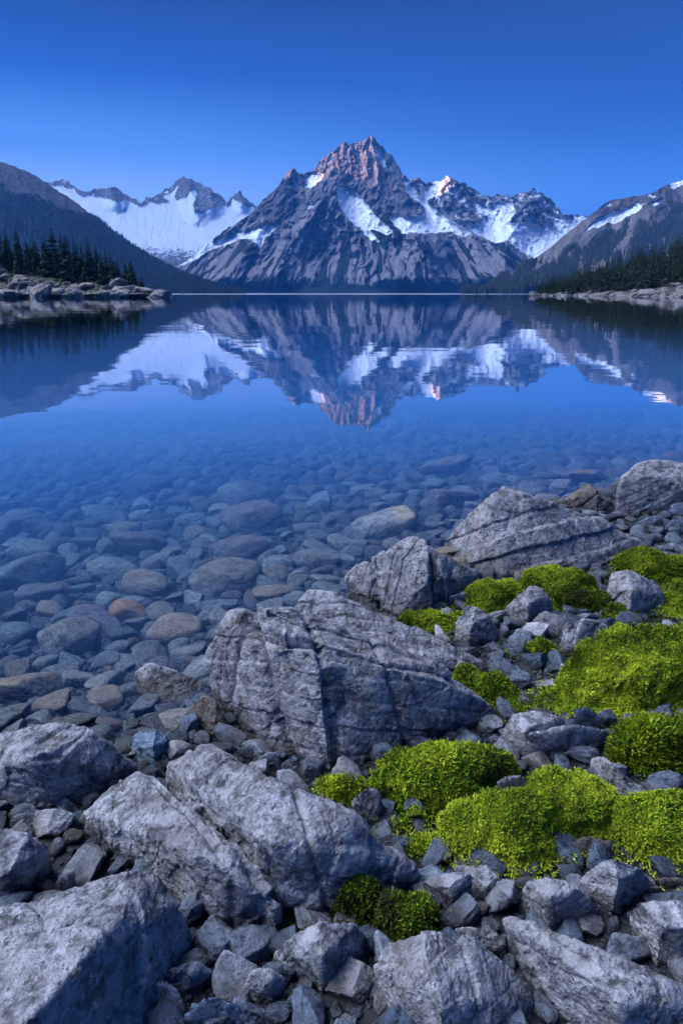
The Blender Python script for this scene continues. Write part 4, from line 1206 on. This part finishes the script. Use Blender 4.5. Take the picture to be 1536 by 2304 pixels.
def moss(label, lobes, tint, hs, seed):
    r = np.random.default_rng(seed)
    vs, fs, ts, off = [], [], [], 0
    for k, lobe in enumerate(lobes):
        pts = px_pts([(a_, b2, z_ * (0.8 if tint > .35 else 1.05)) for a_, b2, z_ in lobe])
        pl = hull_planes(pts)
        HULLS.append(pl)
        c, N, D = pl
        d0, F_ = ico(6)
        ext = np.array([np.min(D / np.maximum(np.abs(N @ e), 0.15)) for e in np.eye(3)])
        d = d0 * np.clip(ext / ext.max(), .4, 1)
        d /= np.linalg.norm(d, axis=1)[:, None]
        q = np.maximum(d @ N.T, 0) / D
        m_ = q.max(1)
        rr = 1 / (m_ * ((q / m_[:, None]) ** 7).sum(1) ** (1 / 7)) * 1.0
        p = c + d * rr[:, None]
        nn = (q / m_[:, None]) ** 7 @ N
        nn /= np.linalg.norm(nn, axis=1)[:, None]
        lump = 0.065 * fbm(p * 4.5 + seed, 3) + 0.022 * ridged(p * 12 + seed, 2)
        p = p + nn * (lump - 0.022)[:, None]
        vs.append(p); fs.append(F_ + off); off += len(p)
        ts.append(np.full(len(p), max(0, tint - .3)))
        # shoots over the upper surface
        A, B, C_ = p[F_[:, 0]], p[F_[:, 1]], p[F_[:, 2]]
        cr = np.cross(B - A, C_ - A)
        ar = np.linalg.norm(cr, axis=1) / 2
        fnm = cr / (2 * ar[:, None] + 1e-12)
        ctr = (A + B + C_) / 3
        face_ok = (fnm[:, 2] > -0.35) & (ctr[:, 2] > 0.0) & (fnm @ np.array([0, -1, 0]) > -0.75)
        uu, vv, dd = to_px(ctr)
        face_ok &= (uu > -60) & (uu < 1620)
        wgt = ar * face_ok * np.clip(0.7 + 1.8 * fbm(ctr * 10 + seed, 3), 0.3, 1.6)
        area = wgt.sum()
        n = int(min(46000, area * 120000 / (0.6 + 0.4 * float(dd.mean()) / 1.6)))
        fi = r.choice(len(F_), n, p=wgt / area)
        a, b_ = r.uniform(size=n), r.uniform(size=n)
        sw_ = a + b_ > 1
        a[sw_], b_[sw_] = 1 - a[sw_], 1 - b_[sw_]
        root = A[fi] + a[:, None] * (B - A)[fi] + b_[:, None] * (C_ - A)[fi]
        # stray shoots creeping out over the gravel round the foot
        ns = n // 9
        if ns and hs < 1.5:
            lo_ = np.argsort(root[:, 2] + r.uniform(0, .03, n))[:ns]
            o2 = root[lo_, :2] - c[:2]
            ln2 = np.linalg.norm(o2, axis=1)[:, None] + 1e-6
            root[lo_, :2] += o2 / ln2 * (r.uniform(0, 1, (ns, 1)) ** 2.2) * 0.11 + r.normal(size=(ns, 2)) * .012
            root[lo_, 2] = np.maximum(ground_z(root[lo_, 0], root[lo_, 1]), 0) + r.uniform(0.005, .035, ns)
        up = fnm[fi] * 0.75 + np.array([0, 0, .5]) + r.normal(size=(n, 3)) * .25
        up /= np.linalg.norm(up, axis=1)[:, None]
        sc = (0.8 + 0.16 * dd.mean()) * hs
        L = (0.0075 + 0.0065 * r.uniform(size=n) ** 1.5) * sc * (1 + 0.9 * fbm(root * 9 + 4, 2))
        kb = 4
        for j in range(kb):
            th = 2 * math.pi * j / kb + r.uniform(0, 1, n)
            e1 = np.cross(up, [0.31, 0.2, 0.93]); e1 /= np.linalg.norm(e1, axis=1)[:, None]
            e2 = np.cross(up, e1)
            out = e1 * np.cos(th)[:, None] + e2 * np.sin(th)[:, None]
            sd = -e1 * np.sin(th)[:, None] + e2 * np.cos(th)[:, None]
            st = r.uniform(0.0, 0.6, n)
            base = root + up * (L * st)[:, None]
            spread = r.uniform(.35, 1.0, n) if hs < 1.5 else r.uniform(.15, .6, n)
            ln = L * r.uniform(.55, .95, n)
            mid = base + (up * 0.45 + out * spread[:, None] * .6) * ln[:, None]
            tip = base + (up * (0.9 if hs < 1.5 else 1.3) + out * spread[:, None]) * ln[:, None]
            wd = (0.0015 if hs < 1.5 else .0026) * sc * r.uniform(.7, 1.3, n) / (hs if hs > 1.5 else 1) * 1.15
            q4 = np.stack([base, mid - sd * wd[:, None], tip, mid + sd * wd[:, None]], 1).reshape(-1, 3)
            ii = np.arange(n) * 4 + off
            vs.append(q4)
            fs.append(np.stack([ii, ii + 1, ii + 2], -1)); fs.append(np.stack([ii, ii + 2, ii + 3], -1))
            off += 4 * n
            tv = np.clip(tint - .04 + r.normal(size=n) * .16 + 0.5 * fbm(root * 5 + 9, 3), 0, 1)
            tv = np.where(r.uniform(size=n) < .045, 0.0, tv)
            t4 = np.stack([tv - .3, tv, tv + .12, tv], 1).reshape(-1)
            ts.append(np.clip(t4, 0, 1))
    V_ = np.concatenate(vs)
    c = V_.mean(0); c[2] = 0
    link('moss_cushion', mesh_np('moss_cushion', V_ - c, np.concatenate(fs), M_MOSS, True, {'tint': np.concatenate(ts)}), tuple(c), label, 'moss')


for k, (lb, lobes, tint, hs) in enumerate(MOSS):
    moss(lb, lobes, tint, hs, 50 + k)

# ------------------------------------------------------------------ stones and gravel on the shore
r2 = np.random.default_rng(12)
land = scatter(120000, lambda r, n: (lambda yy, xx: np.stack([xx * (yy * 1.15 + 0.5), yy], -1))(0.5 + 6.0 * r.uniform(0, 1, n) ** 1.1, r.uniform(-.9, 1.2, n)),
               lambda r, n: 0.006 + 0.052 * r.uniform(0, 1, n) ** 4.6, r2, 0, [], False)
TODO = []
def seen(q):
    uu_, vv_, _ = to_px(q[:3])
    return -30 < uu_ < 1566 and vv_ < 2340


land.sort(key=lambda q: -q[4] * seen(q))
for k, (x, y, z, q, _) in enumerate(land[:260]):
    rz = q * random.uniform(.45, .8)
    o = put_stone(LIB_A_ME, k % 12, (x, y, z + rz * .45), q * random.uniform(1, 1.3), q * random.uniform(.7, 1), rz, random.uniform(0, 6.28), None, 'shore_stone',
              'small loose grey stone in the rubble between the boulders', 'stone', 'loose stones between the boulders', tilt=.5)
    uu_, vv_, dd_ = to_px((x, y, z))
    mk = near_mark(LANDMARKS, uu_, vv_)
    siz = 'big' if q / dd_ * FPX > 40 else 'middling' if q / dd_ * FPX > 26 else 'small'
    TODO.append((o, '%s %s stone %s the %s' % (siz, 'pale' if k % 12 % 3 == 1 else 'dark', 'behind' if vv_ < mk[1] else 'in front of', mk[2]), uu_))
tell_apart(TODO)
stuff_mesh('gravel', land[260:], LIB_AL, M_GRAVEL, r2, (.5, .85), 'fine dark gravel filling the gaps between the boulders', 'gravel')

# ------------------------------------------------------------------ wooded headlands
class Bank(Mountain):
    pass


HL = Bank('left_headland', [(-400, 560), (-100, 585), (0, 596), (60, 606), (120, 612), (180, 622), (230, 630), (290, 640), (330, 650), (365, 662), (374, 668)], -400, 374, 2, 669, 285, 400, 60, 75, 3, [], (5, 7, 2.2), M_BANK,
          label='low rocky headland at the left shore', fan=(0, 300))
HR = Bank('right_headland', [(1196, 663), (1215, 655), (1260, 650), (1320, 640), (1400, 620), (1470, 600), (1536, 580), (1700, 540), (2000, 500)], 1196, 2000, 2, 668, 330, 560, 60, 90, 1.5, [], (5, 6, 1.6), M_BANK,
          yu=lambda U, V: (1500 - np.clip(U, 1196, 1560)) * 0.55, label='low wooded headland at the right shore', fan=(1500, 300))


def spruce(seed, rich):
    r = np.random.default_rng(seed)
    vs, fs, off = [], [], 0
    nl, nb = (34, 11) if rich else (18, 8)
    wmax = r.uniform(.15, .20)
    for k in range(nl):
        h = 0.06 + 0.94 * (k + r.uniform(-.3, .3)) / nl
        rad = wmax * (1 - h) ** 0.8 * (1.0 + .25 * r.normal()) * min(1, .55 + h * 5) + 0.006
        for j in range(nb):
            a = r.uniform(0, 6.28)
            L = rad * r.uniform(.6, 1.2)
            dr = r.uniform(.25, .6)
            ca, sa = math.cos(a), math.sin(a)
            wd = L * r.uniform(.2, .34) + .004
            root = np.array([0, 0, h])
            out = np.array([ca, sa, 0]); sd = np.array([-sa, ca, 0])
            m1 = root + out * L * .5 + np.array([0, 0, -L * dr * .35])
            tip = root + out * L + np.array([0, 0, -L * dr])
            low = m1 + np.array([0, 0, -.35 * wd - .006])
            q = np.array([root, m1 + sd * wd, tip, m1 - sd * wd, low])
            vs.append(q)
            fs += [(off, off + 1, off + 2), (off, off + 2, off + 3), (off + 1, off + 4, off + 2), (off + 3, off + 2, off + 4)]
            off += 5
    vs.append(np.array([[.004, 0, .93], [-.004, .003, .93], [0, -.004, .93], [0, 0, 1.02]]))
    fs += [(off, off + 1, off + 3), (off + 1, off + 2, off + 3), (off + 2, off, off + 3)]
    V_ = np.concatenate(vs)
    crown = mesh_np('crown', V_, np.array(fs), M_NEEDLE, False)
    n = 7
    tv, tf = [], []
    for i, (z, q) in enumerate(((-.05, .016), (.3, .011), (.7, .006), (.97, .002))):
        for j in range(n):
            a = 6.2832 * j / n
            tv.append((q * math.cos(a), q * math.sin(a), z))
        if i:
            for j in range(n):
                o_, p_ = (i - 1) * n, i * n
                tf.append((o_ + j, o_ + (j + 1) % n, p_ + (j + 1) % n, p_ + j))
    trunk = mesh_np('trunk', np.array(tv), np.array(tf), M_BARK)
    return crown, trunk


SPR = [spruce(500 + k, True) for k in range(6)]
SPL = [spruce(600 + k, False) for k in range(6)]


TREES = []


MASS = {}


def mass_tree(bank, lib, u, vbase, vtop, key, wide=1.0):
    y = float(bank.depth(np.array([u]), np.array([vbase]))[0])
    p = at_y(u, vbase, y)
    H = at_y(u, vtop, y)[2] - p[2] + 0.3
    c = lib[random.randrange(len(lib))][0]
    n = len(c.vertices)
    co = np.empty(n * 3, np.float32); c.vertices.foreach_get('co', co); co = co.reshape(-1, 3)
    f = np.empty(len(c.polygons) * 3, np.int32); c.polygons.foreach_get('vertices', f); f = f.reshape(-1, 3)
    a = random.uniform(0, 6.28)
    R_ = np.array([[math.cos(a), -math.sin(a), 0], [math.sin(a), math.cos(a), 0], [0, 0, 1]])
    v = (co * [H * wide, H * wide, H]) @ R_.T + [p[0], p[1], p[2] - .3]
    L_ = MASS.setdefault(key, [[], [], 0])
    L_[0].append(v); L_[1].append(f + L_[2]); L_[2] += n


def plant_tree(bank, lib, u, vbase, vtop, label, group, wide=1.0):
    y = float(bank.depth(np.array([u]), np.array([vbase]))[0])
    p = at_y(u, vbase, y)
    zt = at_y(u, vtop, y)[2]
    H = zt - p[2] + 0.3
    c, tk = lib[random.randrange(len(lib))]
    e = bpy.data.objects.new('spruce_tree', None)
    COL.objects.link(e)
    e.location = (p[0], p[1], p[2] - 0.3)
    e.scale = (H * wide, H * wide, H)
    e.rotation_euler = (0, 0, random.uniform(0, 6.28))
    e['label'] = label; e['category'] = 'tree'
    TREES.append((e, label, u)) if group else None
    if group: e['group'] = group
    link('crown', c, parent=e)
    link('trunk', tk, parent=e)


def crest_at(bank_pts, u):
    return float(np.interp(u, [p[0] for p in bank_pts], [p[1] for p in bank_pts]))


left_tops = [(8, 514), (25, 519), (48, 520), (88, 538), (68, 545), (128, 517), (108, 535), (147, 528), (158, 532), (175, 545), (190, 550), (205, 545), (222, 557), (243, 567), (255, 576), (266, 588), (285, 592), (298, 588), (303, 600), (-20, 505), (-45, 510), (-80, 500), (-110, 508), (232, 575), (318, 625), (322, 630)]
lab_left = {(128, 517): 'tallest and broadest dark spruce on the left headland', (322, 630): 'tiny spruce farthest out towards the tip of the left headland', (298, 588): 'slim spruce at the right end of the left headland row'}
for (u, vt) in left_tops:
    vb_ = min(652, 607 + max(u, 0) * 0.125 + random.uniform(-2, 6))
    lb = lab_left.get((u, vt))
    plant_tree(HL, SPR, u, vb_, vt - 7, lb or 'big dark spruce on the left headland', None if lb else 'spruces on the left headland', 1.5 if u == 128 else random.uniform(1.1, 1.4))
for k in range(124):
    u = random.uniform(-150, 318)
    top = float(np.interp(u, [-150, 50, 128, 200, 300, 330], [515, 532, 540, 562, 605, 638]))
    vb_ = float(np.interp(u, [-150, 0, 120, 240, 330], [602, 608, 617, 634, 650])) + random.uniform(-6, 5)
    dt_ = random.uniform(2, 40)
    if k % 2:
        mass_tree(HL, SPR, u, vb_, min(vb_ - 14, top + dt_ + 6), 'left')
        continue
    plant_tree(HL, SPR, u, vb_, min(vb_ - 14, top + dt_), '%s spruce among the big ones on the left headland' % ('lowest' if dt_ > 30 else 'low' if dt_ > 20 else 'middling' if dt_ > 11 else 'tall'), 'spruces on the left headland')
HRC = [(1196, 663), (1215, 655), (1260, 650), (1320, 640), (1400, 620), (1470, 600), (1536, 580), (1700, 540)]
for k in range(420):
    u = 1205 + 370 * random.random() ** 0.85
    cr = crest_at(HRC, u)
    lo = float(np.interp(u, [1205, 1300, 1400, 1480, 1536, 1620], [661.5, 660, 656, 647, 638, 625]))
    f = random.random()
    vb_ = cr + (lo - cr) * f + 1.5
    ht_ = float(np.interp(u, [1205, 1300, 1400, 1536, 1620], [26, 48, 60, 66, 70])) * random.uniform(.75, 1.15)
    if k >= 208:
        mass_tree(HR, SPL, u, vb_, vb_ - ht_ * .9, 'right', 1.25)
        continue
    plant_tree(HR, SPL, u, vb_, vb_ - ht_, '%s spruce in the %s row on the right headland' % ('tall' if ht_ > 58 else 'short' if ht_ < 42 else 'middling', 'front' if f > .66 else 'back' if f < .33 else 'middle'), 'spruces on the right headland', 1.25)
tell_apart(TREES)
for kk, L_ in MASS.items():
    link(kk + '_undergrowth', mesh_np('undergrowth', np.concatenate(L_[0]), np.concatenate(L_[1]), M_NEEDLE, False), label='dense young conifers filling in between the taller trees, %s shore' % kk, cat='undergrowth', kind='stuff')

M_BK2 = rock_mat('bank_boulder', (0.07, 0.068, 0.066), (0.25, 0.23, 0.22), (0.18, 0.155, 0.13), wet=False, scale=0.9, bump=1.5)
TODO = []
LIB_B = [mesh_np('rock', p, f, M_BK2) for p, f in stone_lib(6, 5, 40, 1.8, 700)]
for k in range(180):
    left_ = k < 105
    if left_:
        u = random.uniform(-120, 372)
        hi = float(np.interp(u, [-120, 0, 120, 240, 372], [612, 616, 624, 638, 662]))
        bank, lo = HL, 669
    else:
        u = random.uniform(1200, 1600)
        hi = float(np.interp(u, [1200, 1400, 1480, 1600], [662, 655, 640, 615]))
        bank, lo = HR, 668
    v = lo - (lo - hi) * random.random() ** 1.6
    y = float(bank.depth(np.array([u]), np.array([v]))[0])
    p = at_y(u, v, y)
    r_ = random.uniform(0.9, 3.0) * (1.2 if left_ else 0.9) * (1.4 if random.random() < .15 else 1)
    o = put_stone(LIB_B, k % 6, (p[0], p[1], max(p[2], 0.1)), r_ * random.uniform(1, 1.7), r_, r_ * random.uniform(.5, .8), random.uniform(0, 6.28), None, 'shore_rock',
                  'pale rock on the bank of the left headland' if left_ else 'pale rock on the bank of the right headland', 'rock',
                  'rocks on the left headland' if left_ else 'rocks on the right headland')
    TODO.append((o, '%s pale rock %s on the %s headland' % ('big' if r_ > 3 else 'small' if r_ < 1.8 else 'middling', 'at the waterline' if lo - v < 6 else 'up the bank', 'left' if left_ else 'right'), u))
tell_apart(TODO)

# distant forest: far too many trees to count
def far_forest(name, M, n, seed, label, hmin, hmax, thr=.45):
    r = np.random.default_rng(seed)
    P, fo = M.P.reshape(-1, 3), M.fo.reshape(-1)
    U_, V_ = M.U.reshape(-1), M.V.reshape(-1)
    ok = np.nonzero((fo > thr) & (P[:, 2] > 2) & (U_ > -60) & (U_ < 1600))[0]
    i = r.choice(ok, n)
    p = P[i] + r.normal(size=(n, 3)) * [7, 7, 0]
    h = r.uniform(hmin, hmax, n)
    q = h * .17
    k = 5
    vs = [p + np.stack([0 * h, 0 * h, h], -1)]
    for j in range(k):
        a = 6.2832 * j / k + r.uniform(0, .6, n)
        s_ = q * r.uniform(.7, 1.3, n)
        vs.append(p + np.stack([s_ * np.cos(a), s_ * np.sin(a), -2 + 0 * h], -1))
    V = np.concatenate(vs)
    ii = np.arange(n)
    F = np.concatenate([np.stack([ii, ii + n * (1 + j), ii + n * (1 + (j + 1) % k)], -1) for j in range(k)])
    link(name, mesh_np(name, V, F, M_FOREST, False), label=label, cat='forest', kind='stuff')


far_forest('left_forest', LEFT, 36000, 1, 'dark conifer forest covering the left hillside', 8, 17)
far_forest('right_forest', RIGHT, 20000, 2, 'dark conifer forest on the lower right valley side', 12, 24, .55)

# ------------------------------------------------------------------ water
M_W, t, b = new_mat('lake_water')
t.n.remove(b)
geo = t.add('ShaderNodeNewGeometry')
P = geo.outputs['Position']
sx = t.add('ShaderNodeSeparateXYZ', {0: P})
pv = t.add('ShaderNodeVectorMath', {0: P, 1: (0.75, 1.0, 1.0)}, operation='MULTIPLY').outputs[0]
n1 = t.noise(pv, 0.9, 2, 0.5)
n2 = t.noise(pv, 0.13, 2, 0.5)
n3 = t.noise(pv, 4.0, 2, 0.5)
band = t.smooth(sx.outputs[1], 1000.0, 1500.0)            # a breeze far out ruffles the water
hh = t.math('ADD', t.math('MULTIPLY', n1, 0.0030), t.math('MULTIPLY', n2, 0.020))
hh = t.math('ADD', hh, t.math('MULTIPLY', n3, 0.00035))
hh = t.math('ADD', hh, t.math('MULTIPLY', t.math('MULTIPLY', n2, band), 0.8))
bp = t.add('ShaderNodeBump', {'Strength': 1.0, 'Distance': 1.0, 'Height': hh})
fr = t.add('ShaderNodeFresnel', {'IOR': 1.42, 'Normal': bp.outputs[0]})
gl = t.add('ShaderNodeBsdfGlossy', {'Roughness': t.math('ADD', 0.012, t.math('MULTIPLY', band, 0.5)), 'Normal': bp.outputs[0], 'Color': (0.93, 0.95, 1.0, 1)})
trn = t.add('ShaderNodeBsdfTransparent', {'Color': (0.97, 0.985, 1.0, 1)})
fac = t.math('MULTIPLY', fr.outputs[0], 1.25, clamp=True)
fac = t.math('MULTIPLY', fac, t.math('SUBTRACT', 1.0, geo.outputs['Backfacing']))
mx = t.add('ShaderNodeMixShader', {0: fac, 1: trn.outputs[0], 2: gl.outputs[0]})
out = t.n['Material Output']
t.l.new(mx.outputs[0], out.inputs['Surface'])
pvv = t.add('ShaderNodeVolumePrincipled', {'Color': (0.07, 0.165, 0.31, 1), 'Density': 0.60, 'Absorption Color': (0.03, 0.34, 0.78, 1)})
t.l.new(pvv.outputs[0], out.inputs['Volume'])
bm = bmesh.new()
bmesh.ops.create_cube(bm, size=1)
for v in bm.verts:
    v.co = Vector((v.co.x * 24000, v.co.y * 24000, (v.co.z - 0.5) * 16))
me = bpy.data.meshes.new('water')
bm.to_mesh(me); bm.free()
me.materials.append(M_W)
link('water', me, label='still clear blue lake water', cat='water', kind='structure')

# ------------------------------------------------------------------ evening haze
bm = bmesh.new()
bmesh.ops.create_cube(bm, size=1)
for v in bm.verts:
    v.co = Vector((v.co.x * 16000, v.co.y * 16500 + 4200, (v.co.z + 0.5) * 1520 - 17))
me = bpy.data.meshes.new('haze')
bm.to_mesh(me); bm.free()
mh = bpy.data.materials.new('haze')
mh.use_nodes = True
th = NT(mh.node_tree)
th.n.remove(mh.node_tree.nodes['Principled BSDF'])
pv_ = th.add('ShaderNodeVolumePrincipled', {'Color': (0.05, 0.28, 0.86, 1), 'Density': 0.000072})
th.l.new(pv_.outputs[0], th.n['Material Output'].inputs['Volume'])
me.materials.append(mh)
link('haze', me, label='thin blue evening haze over the lake', cat='haze', kind='stuff')
